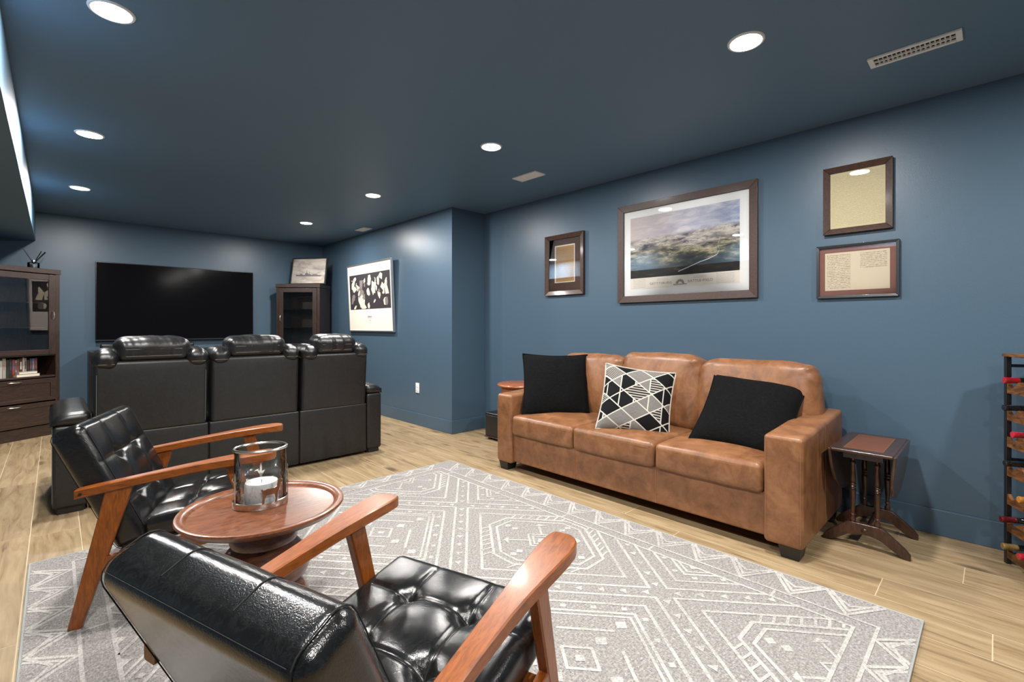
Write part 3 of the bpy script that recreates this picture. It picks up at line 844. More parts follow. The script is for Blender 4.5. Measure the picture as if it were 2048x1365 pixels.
for i in range(3):
    y0, y1 = ys[i] + .003, ys[i + 1] - .003
    d = (.60, y1 - y0, .155)
    mb = MB().rbox(d, .03, (10, 10, 3), 3, puff(d, .028, .004, .004, i * 3.1, 0), c=(SX0 - .003 + d[0] / 2, (y0 + y1) / 2, .288 + d[2] / 2))
    W(mb, 'seat_cushion', 'tan', t)
    # top-stitched front edge
    sp = [(SX0 - .0035, y0 + .03 + (y1 - y0 - .06) * j / 14, .288 + d[2] - .032) for j in range(15)]
    W(MB().tube(sp, .0009, 5), 'stitching', 'stitch_tan', t)
for yy in (1.418, 2.032):
    W(MB().tube([(SX0 + .0295, yy, .08), (SX0 + .0295, yy, .285)], .002, 5), 'seam', 'stitch_tan', t)
M['tan_soft'] = M['tan']
bt = ((.815, 1.400, .915), (1.405, 2.005, .935), (2.01, 2.60, .905))
for i, (y0, y1, zt) in enumerate(bt):
    y0 -= .09 if i == 0 else 0
    d = (.22, y1 - y0, .53)
    f0 = puff(d, .006, .03, .009, 5 + i * 2.7, 0, 6.0)
    def fn(p, n, d=d, i=i, f0=f0):
        q = f0(p, n)
        hy, hz = d[1] / 2, d[2] / 2
        v, w_ = p.y / hy, p.z / hz
        # gathered corners
        for sy in (-1, 1):
            r = math.hypot((v - sy) * hy, (w_ - 1) * hz)
            if r < .16:
                q += n * (-.004 * (1 - r / .16)) * (1 + 1.6 * math.sin(75 * (p.y * .6 + p.z)))
        q.z -= .012 * abs(v) ** 4 * max(0, w_)
        return q
    mb = MB().rbox(d, .06, (5, 22, 16), 4, fn, mat=Matrix.Rotation(.16, 3, 'Y'), c=(SX1 - .19, (y0 + y1) / 2, zt - .262))
    W(mb, 'back_cushion', 'tan', t)
    R = Matrix.Rotation(.16, 3, 'Y')
    loop = []
    hh_, hw = d[2] / 2 - .012, d[1] / 2 - .006
    for (a, b) in ((-hw, -hh_), (-hw, hh_ - .05), (-hw + .05, hh_ + .006), (0, hh_ + .022), (hw - .05, hh_ + .006), (hw, hh_ - .05), (hw, -hh_)):
        q = R @ Vector((-.055, a, b)); loop.append((q.x + SX1 - .19, q.y + (y0 + y1) / 2, q.z + zt - .262))
for x, y in ((SX0 + .065, .70), (SX0 + .065, 2.735), (SX1 - .13, .70), (SX1 - .13, 2.735)):
    a, b = .055, .04
    dx = .0
    mb = MB().hexa([(x - a * .8, y - b, 0), (x + a * .8, y - b, 0), (x + a * .8, y + b, 0), (x - a * .8, y + b, 0)], [(x - a, y - b * 1.25, .064), (x + a, y - b * 1.25, .064), (x + a, y + b * 1.25, .064), (x - a, y + b * 1.25, .064)])
    W(mb, 'foot', 'foot', t, bevel=.003)

# ------------------------------------------------------------------ cushions on the sofa
def pillow(label, px, depth, r3, u3, size, th, mat, piping, name='throw_pillow', seed=0.0, back=None):
    c = FW * depth + RT * ((px[0] - 1024) / 940 * depth) + Vector((0, 0, CAM_H - (px[1] - 653.5) / 940 * depth))
    wv = lambda q: (RT * q[0] + UPV * q[1] - FW * q[2])
    ex = wv(r3).normalized(); ez = wv(u3); ez = (ez - ex * ez.dot(ex)).normalized(); ey = ez.cross(ex)   # ey points away from the front
    n = 26; hs = size / 2
    rot = Matrix((ex, ey, ez)).transposed().to_4x4()
    t = thing(name, label, 'pillow', c, 0, 'throw pillows on the tan sofa')
    t.matrix_world = Matrix.Translation(c) @ rot
    t.location = c; t.rotation_euler = rot.to_euler()
    def pt(i, j, sgn):
        u, v = -1 + 2 * i / n, -1 + 2 * j / n
        # edges pulled in between the corner ears
        pin = .07
        x = u * (1 - pin * (1 - v * v) * abs(u) ** 2.5); z = v * (1 - pin * (1 - u * u) * abs(v) ** 2.5)
        k = (max(0, 1 - abs(u) ** 2.6) * max(0, 1 - abs(v) ** 2.6)) ** .55
        y = sgn * th / 2 * k * (1 + .10 * noise.noise(Vector((u * 1.6 + seed, v * 1.6, sgn * 3.0))))
        cr = noise.noise(Vector((u * 4 + seed, v * 4, 7))) * .004
        return Vector((x * hs, y + cr * (1 - abs(u * v)), z * hs))
    def side(sgn, nm, mt):
        vs = [pt(i, j, sgn) for j in range(n + 1) for i in range(n + 1)]
        fs = [(j * (n + 1) + i, j * (n + 1) + i + 1, (j + 1) * (n + 1) + i + 1, (j + 1) * (n + 1) + i) for j in range(n) for i in range(n)]
        if sgn > 0: fs = [tuple(reversed(f)) for f in fs]
        me = bpy.data.meshes.new(nm); me.from_pydata([tuple(p) for p in vs], [], fs); uv = me.uv_layers.new(name='uv')
        for p in me.polygons:
            p.use_smooth = True
            for li in p.loop_indices:
                vi = me.loops[li].vertex_index; uv.data[li].uv = ((vi % (n + 1)) / n, (vi // (n + 1)) / n)
        me.materials.append(M[mt]); o = bpy.data.objects.new(nm, me); COL.objects.link(o); o.parent = t
        return o
    side(-1, 'front_panel', mat); side(1, 'back_panel', back or mat)
    per = [pt(i, 0, 0) for i in range(n)] + [pt(n, j, 0) for j in range(n)] + [pt(n - i, n, 0) for i in range(n)] + [pt(0, n - j, 0) for j in range(n)]
    MB().tube(per, .0055, 6, closed=True).build('piping', piping, t)
    return t
pillow('square black chenille pillow at the far end of the tan sofa', (1111, 771), 3.78, (135, -2, 2.8), (3, 122, -56.8), .535, .17, 'chenille', 'chenille', seed=1.0)
pillow('grey, black and cream geometric patterned pillow in the middle of the sofa', (1272, 802), 3.19, (131, -17, 37.5), (31, 123, -52.6), .475, .15, 'geo', 'piping_cream', seed=4.0, back='pillow_back')
pillow('black chenille pillow tipped against the near arm of the sofa', (1494, 828), 2.80, (135, -15, 123), (95, 130, -88), .53, .17, 'chenille', 'chenille', seed=9.0)

# ------------------------------------------------------------------ black recliner sofa seen from behind
RY = 3.92
t = thing('recliner_sofa', 'three-seat black leather recliner sofa seen from behind, facing the television', 'sofa', (1.07, RY + .45, 0))
W(MB().b(.16, 1.985, RY + .012, RY + .80, .035, .30), 'base_frame', 'recliner', t, bevel=.01)
sx = [.150, .790, 1.418, 2.000]
def drape(seed):
    def fn(p, n):
        q = Vector(p)
        if n.y < -.3:
            q.y += .007 * noise.noise(Vector((p.x * 13 + seed, p.z * 1.2, seed))) * max(0, .12 - p.z) / .2
        return q
    return fn
for i in range(3):
    x0, x1 = sx[i], sx[i + 1]
    d = (x1 - x0 - .003, .05, .43)
    W(MB().rbox(d, .012, (26, 1, 10), 2, drape(i * 5.0), c=((x0 + x1) / 2, RY + .025, .024 + d[2] / 2)), 'back_skirt', 'recliner', t)
    # upper back shell, reclined slightly towards the room
    x0b, x1b = x0 + (.012 if i else .022), x1 - .014
    lean = [0.02, .0, .035][i]; yo = -.004
    R = Matrix.Rotation(.05 + lean, 3, 'X')
    d = (x1b - x0b, .18, .47)
    base = Vector(((x0b + x1b) / 2, RY + .09 + yo, .452))
    off = lambda q: R @ Vector(q) + base
    sh = MB().rbox(d, .022, (8, 3, 8), 3, puff(d, 0, .006), mat=R, c=base + R @ Vector((0, 0, d[2] / 2)))
    sh = W(sh, 'back_shell', 'recliner', t)
    hw = d[0] / 2
    st = MB()
    for sgn in (-1, 1): st.tube([off((sgn * (hw - .012), -.0915 - .004, .03 + .045 * j)) for j in range(9)], .0014, 5)
    o_ = t.location; st.v = [(p[0] - o_.x, p[1] - o_.y, p[2] - o_.z) for p in st.v]; st.build('stitching', 'stitch_dark' if i else 'stitch', t)
    # shoulder bolsters
    for sgn in (-1, 1):
        db = (.125, .22, .115)
        mb = MB().rbox(db, .045, (5, 6, 4), 4, puff(db, .012, .008, .006, i * 4 + sgn, 0, 22), mat=R, c=off((sgn * (hw - .058), .005, .475)))
        W(mb, 'shoulder_bolster', 'recliner_soft', t)
        st = MB(); z_ = .455
        st.tube([off((sgn * (hw - .058) + q, -.1065 - .004, z_)) for q in (-.04, -.02, 0, .02, .04)], .0016, 5)
        W(st, 'stitching', 'stitch', t)
    # headrest
    dh = (d[0] - .205, .20, .148)
    def hfn(p, n, i=i, dh=dh):
        q = puff(dh, .016, .008)(p, n)
        if n.z > -.2: q += n * (.0045 * noise.noise(Vector((p.x * 16 + i * 9 + p.y * 9, p.y * 5, p.z * 6))) + .0022 * noise.noise(Vector((p.x * 55 + p.y * 30, p.y * 9, i))))
        return q
    W(MB().rbox(dh, .05, (40, 8, 4), 4, hfn, mat=R, c=off((0, .01, .535))), 'headrest', 'recliner_soft', t)
    st = MB()
    for zz in (.50, .545): st.tube([off((-dh[0] / 2 + .05 + (dh[0] - .1) * j / 8, -.0945, zz)) for j in range(9)], .0018, 5)
    W(st, 'stitching', 'stitch', t)
    # seat side, hidden from here but there
    d = (x1 - x0 - .01, .58, .19)
    W(MB().rbox(d, .05, (6, 8, 3), 3, puff(d, .03, .0), c=((x0 + x1) / 2, RY + .55, .39)), 'seat_cushion', 'recliner_soft', t)
    d = (x1 - x0 - .01, .06, .26)
    W(MB().rbox(d, .025, (4, 2, 4), 3, c=((x0 + x1) / 2, RY + .83, .20)), 'footrest', 'recliner', t)
for (x0, x1, sgn) in ((-.012, .148, -1), (2.002, 2.145, 1)):
    d = (x1 - x0, .86, .50)
    W(MB().rbox(d, .02, (4, 10, 8), 3, c=((x0 + x1) / 2, RY + .03 + d[1] / 2 - (.03 if sgn > 0 else .03), .035 + d[2] / 2)), 'arm', 'recliner', t)
    dp = (x1 - x0 + .022, .87, .08)
    def afn(p, n, dp=dp, sgn=sgn):
        q = puff(dp, .012, .004, .004, 3, 0, 12)(p, n)
        u = sgn * p.x / (dp[0] / 2)
        q.z -= .045 * max(0, u) ** 2 * (p.z > 0)
        return q
    W(MB().rbox(dp, .035, (6, 16, 3), 4, afn, c=((x0 + x1) / 2, RY - .006 + dp[1] / 2, .572)), 'arm_pad', 'recliner_soft', t)
    W(MB().tube([(x0 - .001 if sgn < 0 else x1 + .001, RY + .02, .07 + .05 * j) for j in range(10)], .0018, 5), 'stitching', 'stitch', t)
    for yy in (RY + .03, RY + .76):
        W(MB().b(x0 + .012, x1 - .012, yy, yy + .07, 0, .037), 'foot', 'foot', t, bevel=.003)
    W(MB().b(x0 + .02, x1 - .02, RY + .015, RY + .06, .0, .037), 'foot', 'foot', t, bevel=.003)

# ------------------------------------------------------------------ rug
RX0, RX1, RY0, RY1, RZ = -.092, 2.392, .187, 3.205, .009
t = thing('area_rug', 'grey and cream diamond-patterned area rug on the oak floor', 'rug', ((RX0 + RX1) / 2, (RY0 + RY1) / 2, 0))
W(MB().b(RX0 + .006, RX1 - .006, RY0 + .006, RY1 - .006, .0, RZ), 'pile', 'rug', t, smooth=False)
W(MB().tube([(RX0 + .006, RY0 + .006, .0055), (RX1 - .006, RY0 + .006, .0055), (RX1 - .006, RY1 - .006, .0055), (RX0 + .006, RY1 - .006, .0055)], .0055, 8, closed=True), 'bound_edge', 'rug_edge', t)
pat = MB(); ZP = RZ + .0006
BX0, BX1, BY0, BY1 = RX0 + .246, RX1 - .246, RY0 + .185, RY1 - .185
def clip_poly(poly, x0, x1, y0, y1):
    def cut(ps, ins, inter):
        out = []
        for i in range(len(ps)):
            a, b = ps[i - 1], ps[i]
            ia, ib = ins(a), ins(b)
            if ib:
                if not ia: out.append(inter(a, b))
                out.append(b)
            elif ia: out.append(inter(a, b))
        return out
    for ax_, lim, sg in ((0, x0, 1), (0, x1, -1), (1, y0, 1), (1, y1, -1)):
        if not poly: return poly
        poly = cut(poly, lambda p: (p[ax_] - lim) * sg >= 0, lambda a, b: tuple(a[i] + (b[i] - a[i]) * ((lim - a[ax_]) / (b[ax_] - a[ax_])) for i in (0, 1)))
    return poly
lift = [0]
def padd(poly, box=None):
    box = box or (BX0, BX1, BY0, BY1)
    q = clip_poly([tuple(p) for p in poly], *box)
    if len(q) >= 3:
        a2 = sum(q[i - 1][0] * q[i][1] - q[i][0] * q[i - 1][1] for i in range(len(q)))
        if a2 < 0: q = q[::-1]
        if abs(a2) > 1e-6:
            lift[0] = (lift[0] + 1) % 97
            pat.add([(p[0], p[1], ZP + lift[0] * .00001) for p in q], [tuple(range(len(q)))])
def seg(a, b, w, box=None):
    a, b = Vector(a), Vector(b); d = b - a
    if d.length < 1e-5: return
    d.normalize(); n_ = Vector((-d.y, d.x)) * w / 2; e_ = d * w * .35
    padd([a + n_ - e_, a - n_ - e_, b - n_ + e_, b + n_ + e_], box)
def ring(c, sx_, sy_, w, pts=None, box=None):
    P = pts or [(1, 0), (0, 1), (-1, 0), (0, -1)]
    Q = [(c[0] + p[0] * sx_, c[1] + p[1] * sy_) for p in P]
    for i in range(len(Q)): seg(Q[i - 1], Q[i], w, box)
def dot(c, r, sx_=1.0): padd([(c[0] + r * sx_, c[1]), (c[0], c[1] + r), (c[0] - r * sx_, c[1]), (c[0], c[1] - r)])
A_, B_ = .56, .68
CX, CY = 1.84, 1.665
LWd = .0135
for i in range(-5, 4):
    for j in range(-4, 5):
        if (i + j) % 2: continue
        c = (CX + A_ * i, CY + B_ * j)
        if c[0] < RX0 - .6 or c[0] > RX1 + .6 or c[1] < RY0 - .75 or c[1] > RY1 + .75: continue
        fam = j % 2
        k0 = 1 - .085
        ring(c, A_ * k0, B_ * k0, LWd)
        # small arrow heads marching in the bands (drawn on two of the four sides of each diamond)
        for (p, q) in (((1, 0), (0, 1)), ((0, 1), (-1, 0))):
            for m in range(9):
                f = (m + .7) / 9.4
                x_ = c[0] + A_ * (p[0] + (q[0] - p[0]) * f); y_ = c[1] + B_ * (p[1] + (q[1] - p[1]) * f)
                d_ = Vector((A_ * (q[0] - p[0]), B_ * (q[1] - p[1]))).normalized(); n_ = Vector((-d_.y, d_.x))
                o_ = Vector((x_, y_)); padd([o_ + d_ * .017, o_ - d_ * .013 + n_ * .019, o_ - d_ * .013 - n_ * .019])
        if fam == 0:
            ring(c, A_ * .74, B_ * .74, LWd)
            hexp = [(.52, .0), (.26, .30), (-.26, .30), (-.52, 0), (-.26, -.30), (.26, -.30)]
            hexp = [(.50, .10), (.12, .50), (-.12, .50), (-.50, .10), (-.50, -.10), (-.12, -.50), (.12, -.50), (.50, -.10)]
            ring(c, A_, B_, LWd * 1.1, hexp); ring(c, A_ * .86, B_ * .86, LWd, hexp)
            for (h0, h1) in ((0, 1), (2, 3), (4, 5), (6, 7)):
                for m in range(7):
                    f = (m + .5) / 7
                    a = Vector((c[0] + A_ * (hexp[h0][0] + (hexp[h1][0] - hexp[h0][0]) * f), c[1] + B_ * (hexp[h0][1] + (hexp[h1][1] - hexp[h0][1]) * f)))
                    o_ = Vector((1 if hexp[h0][0] + hexp[h1][0] > 0 else -1, 0)) * .058 + Vector((0, .012))
                    seg(a, a + o_, .011)
            for r_ in (.15, .10): ring(c, A_ * r_, B_ * r_, .010)
            dot(c, .03)
            for sx_, sy_ in ((1, 1), (1, -1), (-1, 1), (-1, -1)):
                seg((c[0] + sx_ * .05, c[1] + sy_ * .05), (c[0] + sx_ * .115, c[1] + sy_ * .125), .012)
                padd([(c[0] + sx_ * .10, c[1] + sy_ * .15), (c[0] + sx_ * .15, c[1] + sy_ * .10), (c[0] + sx_ * .14, c[1] + sy_ * .15)])
            for sx_, sy_ in ((.30, 0), (-.30, 0), (0, .30), (0, -.30), (.38, .0), (-.38, 0), (0, .38), (0, -.38)): dot((c[0] + A_ * sx_, c[1] + B_ * sy_), .022)
        else:
            ring(c, A_ * .76, B_ * .76, LWd)
            ring(c, A_ * .62, B_ * .62, LWd); ring(c, A_ * .565, B_ * .565, LWd * .8)
            for (p, q) in (((1, 0), (0, 1)), ((0, 1), (-1, 0)), ((-1, 0), (0, -1)), ((0, -1), (1, 0))):
                for m in range(5):
                    f = (m + .5) / 5; dot((c[0] + A_ * .69 * (p[0] + (q[0] - p[0]) * f), c[1] + B_ * .69 * (p[1] + (q[1] - p[1]) * f)), .016)
                seg((c[0] + A_ * .36 * p[0], c[1] + B_ * .36 * p[1]), (c[0] + A_ * .36 * (p[0] * .35 + q[0] * .65), c[1] + B_ * .36 * (p[1] * .35 + q[1] * .65)), .013)
            for r_ in (.45, .22):
                for p in ((1, 0), (0, 1), (-1, 0), (0, -1)): dot((c[0] + A_ * r_ * p[0], c[1] + B_ * r_ * p[1]), .028)
            ring(c, A_ * .12, B_ * .12, .012); dot(c, .022)
FB = (RX0 + .012, RX1 - .012, RY0 + .012, RY1 - .012)
def rect(x0, x1, y0, y1, w):
    for a, b in (((x0, y0), (x1, y0)), ((x1, y0), (x1, y1)), ((x1, y1), (x0, y1)), ((x0, y1), (x0, y0))): seg(a, b, w, FB)
rect(BX0, BX1, BY0, BY1, .013)
CX0, CX1, CY0, CY1 = RX0 + .155, RX1 - .182, RY0 + .118, RY1 - .118
rect(CX0, CX1, CY0, CY1, .012)
def zigzag(p0, p1, inward, depth, n, w, phase=0):
    p0, p1, iv = Vector(p0), Vector(p1), Vector(inward)
    for i in range(n):
        a = p0.lerp(p1, i / n); b = p0.lerp(p1, (i + .5) / n); c_ = p0.lerp(p1, (i + 1) / n)
        seg(a, b + iv * depth, w, FB); seg(b + iv * depth, c_, w, FB)
for (xe, sgn, dep) in ((RX1 - .018, -1, .155), (RX0 + .018, 1, .13)):
    zigzag((xe, RY0 + .12), (xe, RY1 - .12), (sgn, 0), dep, 14, .014)
    zigzag((xe + sgn * -.035, RY0 + .12), (xe + sgn * -.035, RY1 - .12), (sgn, 0), dep, 14, .012)
    zigzag((xe, RY0 + .12), (xe, RY1 - .12), (sgn, 0), dep * .5, 14, .012)
for (ye, sgn) in ((RY0 + .015, 1), (RY1 - .015, -1)):
    zigzag((RX0 + .18, ye), (RX1 - .18, ye), (0, sgn), .10, 11, .014); zigzag((RX0 + .18, ye - sgn * .03), (RX1 - .18, ye - sgn * .03), (0, sgn), .10, 11, .012)
    zigzag((RX0 + .18, ye), (RX1 - .18, ye), (0, sgn), .05, 11, .011)
for i in range(14):
    yy = BY0 + (BY1 - BY0) * (i + .5) / 14
    if i % 3 == 1: seg((CX1, yy), (BX1, yy), .011, FB); seg((CX0, yy), (BX0, yy), .011, FB)
po = W(pat, 'woven_motif', 'rug_line', t, smooth=False, recalc=False); po['kind'] = 'stuff'

# ------------------------------------------------------------------ armchairs
def tuft(hu, hv, dep, ax_u, ax_v, ax_n, sgn, hn):
    """pulled-in quilting: two seams each way, deep pinches where they cross"""
    def fn(p, n):
        q = Vector(p)
        s_ = n[ax_n] * sgn
        if s_ > .15:
            u, v = p[ax_u] / hu, p[ax_v] / hv
            k = s_
            e = max(0, 1 - u ** 6) * max(0, 1 - v ** 6)
            dz = .016 * max(0, 1 - u * u) * max(0, 1 - v * v)
            for c0 in (-.36, .36):
                dz -= .0065 * math.exp(-((u - c0) * hu / .007) ** 2) * e + .004 * math.exp(-((u - c0) * hu / .03) ** 2) * e
                dz -= .0065 * math.exp(-((v - c0) * hv / .007) ** 2) * e + .004 * math.exp(-((v - c0) * hv / .03) ** 2) * e
                for c1 in (-.36, .36):
                    r2 = ((u - c0) * hu) ** 2 + ((v - c1) * hv) ** 2
                    dz -= dep * math.exp(-r2 / .024 ** 2) + dep * .45 * math.exp(-r2 / .055 ** 2)
            q[ax_n] += sgn * dz * k
        return q
    return fn

def ringrect(c, hx, hz, hy, ch, frame):
    """chamfered rectangle ring in the (a,b) frame vectors"""
    a, b = frame
    pts = [(-hx + ch, -hz), (hx - ch, -hz), (hx, -hz + ch), (hx, hz - ch), (hx - ch, hz), (-hx + ch, hz), (-hx, hz - ch), (-hx, -hz + ch)]
    return [c + a * p + b * q for p, q in pts]

def armchair(label, loc, rz):
    t = thing('armchair', label, 'armchair', loc, rz, 'pair of black tufted armchairs')
    Xv, Yv, Zv = Vector((1, 0, 0)), Vector((0, 1, 0)), Vector((0, 0, 1))
    for sgn in (1, -1):
        prof = [(-.337, .500, .020), (-.325, .503, .0225), (-.22, .519, .0225), (-.106, .536, .0235), (.0, .551, .0265), (.07, .560, .0305), (.13, .567, .0355), (.19, .573, .0405), (.24, .577, .0435), (.275, .579, .0435), (.30, .580, .040), (.317, .580, .033), (.327, .580, .023), (.332, .580, .009)]
        rings = []
        for k, (x, z, hw) in enumerate(prof):
            yc = sgn * (.2875 + max(0, hw - .0225) * .5)
            ht = .0165 if k < len(prof) - 1 else .012
            rings.append(ringrect(Vector((x, yc, z)), hw, ht, 0, .0035 if hw > .01 else .003, (Yv, Zv)))
        MB().loft(rings).build('armrest', 'chair_wood', t, ang=28)
        MB().lathe([(0, 0), (.0055, 0), (.0055, .004), (0, .0042)], 12, cap=False, mat=Matrix.Rotation(-sgn * PI / 2, 3, 'X'), c=(-.318, sgn * .3095, .503)).build('bolt', 'black_metal', t)
        y = sgn * .2875
        def leg(xt, zt, xf, wt, wf, nm, th=.0145):
            rg = []
            for f in (0, .5, 1):
                x, z, w_ = xf + (xt - xf) * f, zt * f, wf + (wt - wf) * f
                rg.append(ringrect(Vector((x, y, z)), w_ / 2, th, 0, .004, (Xv, Yv)))
            return MB().loft(rg).build(nm, 'chair_leg', t, ang=28)
        leg(-.205, .510, -.339, .082, .042, 'rear_leg'); leg(.168, .562, .318, .058, .036, 'front_leg')
        a, b = Vector((-.262, y, .222)), Vector((.235, y, .292))
        dv = (b - a).normalized(); up = Vector((-dv.z, 0, dv.x))
        MB().loft([ringrect(p, .0125, .027, 0, .003, (Yv, up)) for p in (a, b)]).build('side_rail', 'chair_wood', t)
    MB().loft([ringrect(Vector((.205, y, .272)), .013, .026, 0, .003, (Xv, Zv)) for y in (-.28, .28)]).build('cross_rail', 'chair_wood', t)
    MB().loft([ringrect(Vector((-.235, y, .215)), .013, .026, 0, .003, (Xv, Zv)) for y in (-.28, .28)]).build('cross_rail', 'chair_wood', t)
    # seat
    d = (.485, .525, .105)
    R = Matrix.Rotation(-.13, 3, 'Y')
    fn = tuft(d[0] / 2, d[1] / 2, .017, 0, 1, 2, 1, .05)
    MB().rbox(d, .032, (76, 76, 2), 4, fn, mat=R, c=(.098, 0, .343)).build('seat_cushion', 'leather_black', t, ang=70)
    for k in (-.36, .36):
        for ax_ in (0, 1):
            pts = []
            for j in range(41):
                f = -.84 + 1.68 * j / 40
                p = Vector((k * d[0] / 2, f * d[1] / 2, d[2] / 2)) if ax_ == 0 else Vector((f * d[0] / 2, k * d[1] / 2, d[2] / 2))
                pts.append(R @ (fn(p, Vector((0, 0, 1))) + Vector((0, 0, .0006))) + Vector((.098, 0, .343)))
            MB().tube(pts, .0013, 5).build('seam', 'stitch_dark', t)
    # back
    a, b = Vector((-.176, 0, .275)), Vector((-.382, 0, .728))
    L_ = (b - a).length; ang = math.atan2(a.x - b.x, b.z - a.z)
    R = Matrix.Rotation(-ang, 3, 'Y')
    d = (.112, .535, L_ + .02)
    fn0 = tuft(d[2] / 2, d[1] / 2, .016, 2, 1, 0, 1, .05)
    def fn(p, n):
        q = fn0(p, n)
        if p.z > 0: q.x -= .0
        return q
    MB().rbox(d, .036, (2, 76, 70), 4, fn, mat=R, c=(a + b) / 2).build('back_cushion', 'leather_black', t, ang=70)
    for k in (-.36, .36):
        for ax_ in (2, 1):
            pts = []
            for j in range(41):
                f = -.84 + 1.68 * j / 40
                p = Vector((d[0] / 2, f * d[1] / 2, k * d[2] / 2)) if ax_ == 2 else Vector((d[0] / 2, k * d[1] / 2, f * d[2] / 2))
                pts.append(R @ (fn(p, Vector((1, 0, 0))) + Vector((.0006, 0, 0))) + (a + b) / 2)
            MB().tube(pts, .0013, 5).build('seam', 'stitch_dark', t)
        # seam carried over the top roll
        pts = []
        for j in range(15):
            th_ = PI / 2 * j / 14
            pts.append((d[0] / 2 - .036 + .0366 * math.cos(th_) if j else d[0] / 2 + .0004, k * d[1] / 2, d[2] / 2 - .036 + .0366 * math.sin(th_)))
        pts += [(d[0] / 2 - .036 - q, k * d[1] / 2, d[2] / 2 + .0006) for q in (.02, .04)]
        MB().tube([R @ Vector(p) + (a + b) / 2 for p in pts], .0011, 5).build('seam', 'stitch_dark', t)
    for sgn in (-1, 1):
        yy = sgn * (d[1] / 2 - .022); hx, hz, r = d[0] / 2 + .0006, d[2] / 2 + .0006, .036
        lp = []
        for (cx, cz, a0) in ((hx - r, hz - r, 0), (-hx + r, hz - r, PI / 2), (-hx + r, -hz + r, PI), (hx - r, -hz + r, 1.5 * PI)):
            for j in range(5): lp.append((cx + r * math.cos(a0 + PI / 2 * j / 4), yy, cz + r * math.sin(a0 + PI / 2 * j / 4)))
        lp = [R @ Vector(p) + (a + b) / 2 for p in lp]
        MB().tube(lp, .0012, 5, closed=True).build('seam', 'stitch_dark', t)
    lp = [R @ Vector((-d[0] / 2 + .010, -d[1] / 2 + .03 + (d[1] - .06) * j / 12, d[2] / 2 - .0095)) + (a + b) / 2 for j in range(13)]
    MB().tube(lp, .0008, 5).build('seam', 'stitch_dark', t)
    return t
armchair('black tufted armchair behind the round table, its back to the bookcase', (.474, 2.543, .0), math.radians(-20.8))
armchair('black tufted armchair closest to the viewer, seat facing the tan sofa', (.536, .952, .0), math.radians(17.2))
for o in bpy.data.objects:
    if o.name.startswith('armchair'): o.location.z = RZ + .0025

# ------------------------------------------------------------------ round pedestal table, candle holder
TC = (.539, 1.83); TZ = .50
t = thing('pedestal_table', 'round reddish-brown wooden tray-top table on a turned pedestal', 'table', (TC[0], TC[1], RZ + .0025))
zt = TZ - RZ - .0025
MB().lathe([(0, zt - .05), (.10, zt - .05), (.20, zt - .042), (.252, zt - .026), (.268, zt - .008), (.266, zt - .001), (.260, zt + .001), (.245, zt - .001), (.238, zt - .006), (.233, zt - .013), (.222, zt - .0145), (0, zt - .0145)], 72, cap=False).build('tray_top', 'table_wood', t)
MB().lathe([(0, zt - .05), (.080, zt - .05), (.092, zt - .07), (.104, zt - .098), (.110, zt - .118), (.106, zt - .128), (.096, zt - .131)], 48, cap=False).build('collar', 'pedestal', t)
MB().lathe([(.096, zt - .131), (.112, zt - .145), (.134, zt - .17), (.148, zt - .2), (.151, zt - .225), (.142, zt - .25), (.118, zt - .272), (.108, zt - .277)], 48, cap=False).build('upper_bulb', 'pedestal', t)
MB().lathe([(.108, zt - .277), (.128, zt - .295), (.146, zt - .325), (.152, zt - .355), (.145, zt - .385), (.126, zt - .41), (.118, zt - .416)], 48, cap=False).build('lower_bulb', 'pedestal', t)
MB().lathe([(.118, zt - .416), (.14, zt - .43), (.17, zt - .455), (.18, .006), (.176, 0), (0, 0)], 48, cap=False).build('foot', 'pedestal', t)

cx, cy = .543, 1.885
t = thing('candle_holder', 'oval seeded-glass hurricane with metal rim and deer on the round table', 'candle holder', (cx, cy, TZ - .0143), math.radians(45.8 - 68))
EX, EY = .087, .075
MB().lathe([(.0, .0), (1.03, .0), (1.05, .002), (1.05, .023), (1.02, .025), (1.0, .02), (.99, .007), (0, .006)], 56, cap=False, sx=EX, sy=EY).build('base_tray', 'steel', t)
MB().lathe([(.985, .012), (.985, .205), (.955, .205), (.955, .012)], 56, cap=False, sx=EX, sy=EY).build('glass_sleeve', 'hurricane', t)
MB().tube([(EX * .985 * math.cos(2 * PI * i / 56), EY * .985 * math.sin(2 * PI * i / 56), .207) for i in range(56)], .0052, 8, closed=True).build('rim', 'steel', t)
deer = [(-.030, .0), (-.024, .0), (-.022, .018), (-.016, .026), (.008, .026), (.012, .012), (.010, .0), (.015, .0), (.018, .014), (.020, .028), (.026, .044), (.029, .058), (.036, .056), (.038, .060), (.031, .068), (.030, .078), (.027, .078), (.026, .070), (.020, .066), (.017, .048), (.008, .044), (-.018, .045), (-.026, .042), (-.030, .046), (-.033, .044), (-.029, .034), (-.028, .018)]
def on_sleeve(ang0, s_):
    def f(a, b, h_):
        th = ang0 + a / .085 * s_
        k = 1.055 + h_ / .08
        return (EX * k * math.cos(th), EY * k * math.sin(th), b * 1.15 + .022)
    return f
for ang0, s_ in ((math.radians(-62), 1.0), (math.radians(150), 1.0)):
    MB().prism(deer, 0, .0022, on_sleeve(ang0, s_)).build('deer', 'deer', t, smooth=False)
for ang0 in (math.radians(215), math.radians(20), math.radians(95)):
    tree = [(-.003, 0), (.003, 0), (.003, .03), (.016, .045), (.004, .043), (.004, .055), (.013, .072), (.003, .068), (.003, .085), (.0, .095), (-.003, .085), (-.003, .066), (-.013, .07), (-.004, .052), (-.004, .042), (-.015, .043), (-.003, .028)]
    MB().prism(tree, 0, .002, on_sleeve(ang0, 1)).build('tree_cutout', 'steel', t, smooth=False)
t = thing('candle', 'white bark-textured pillar candle inside the oval glass', 'candle', (cx + .002, cy - .002, TZ - .0143 + .0065))
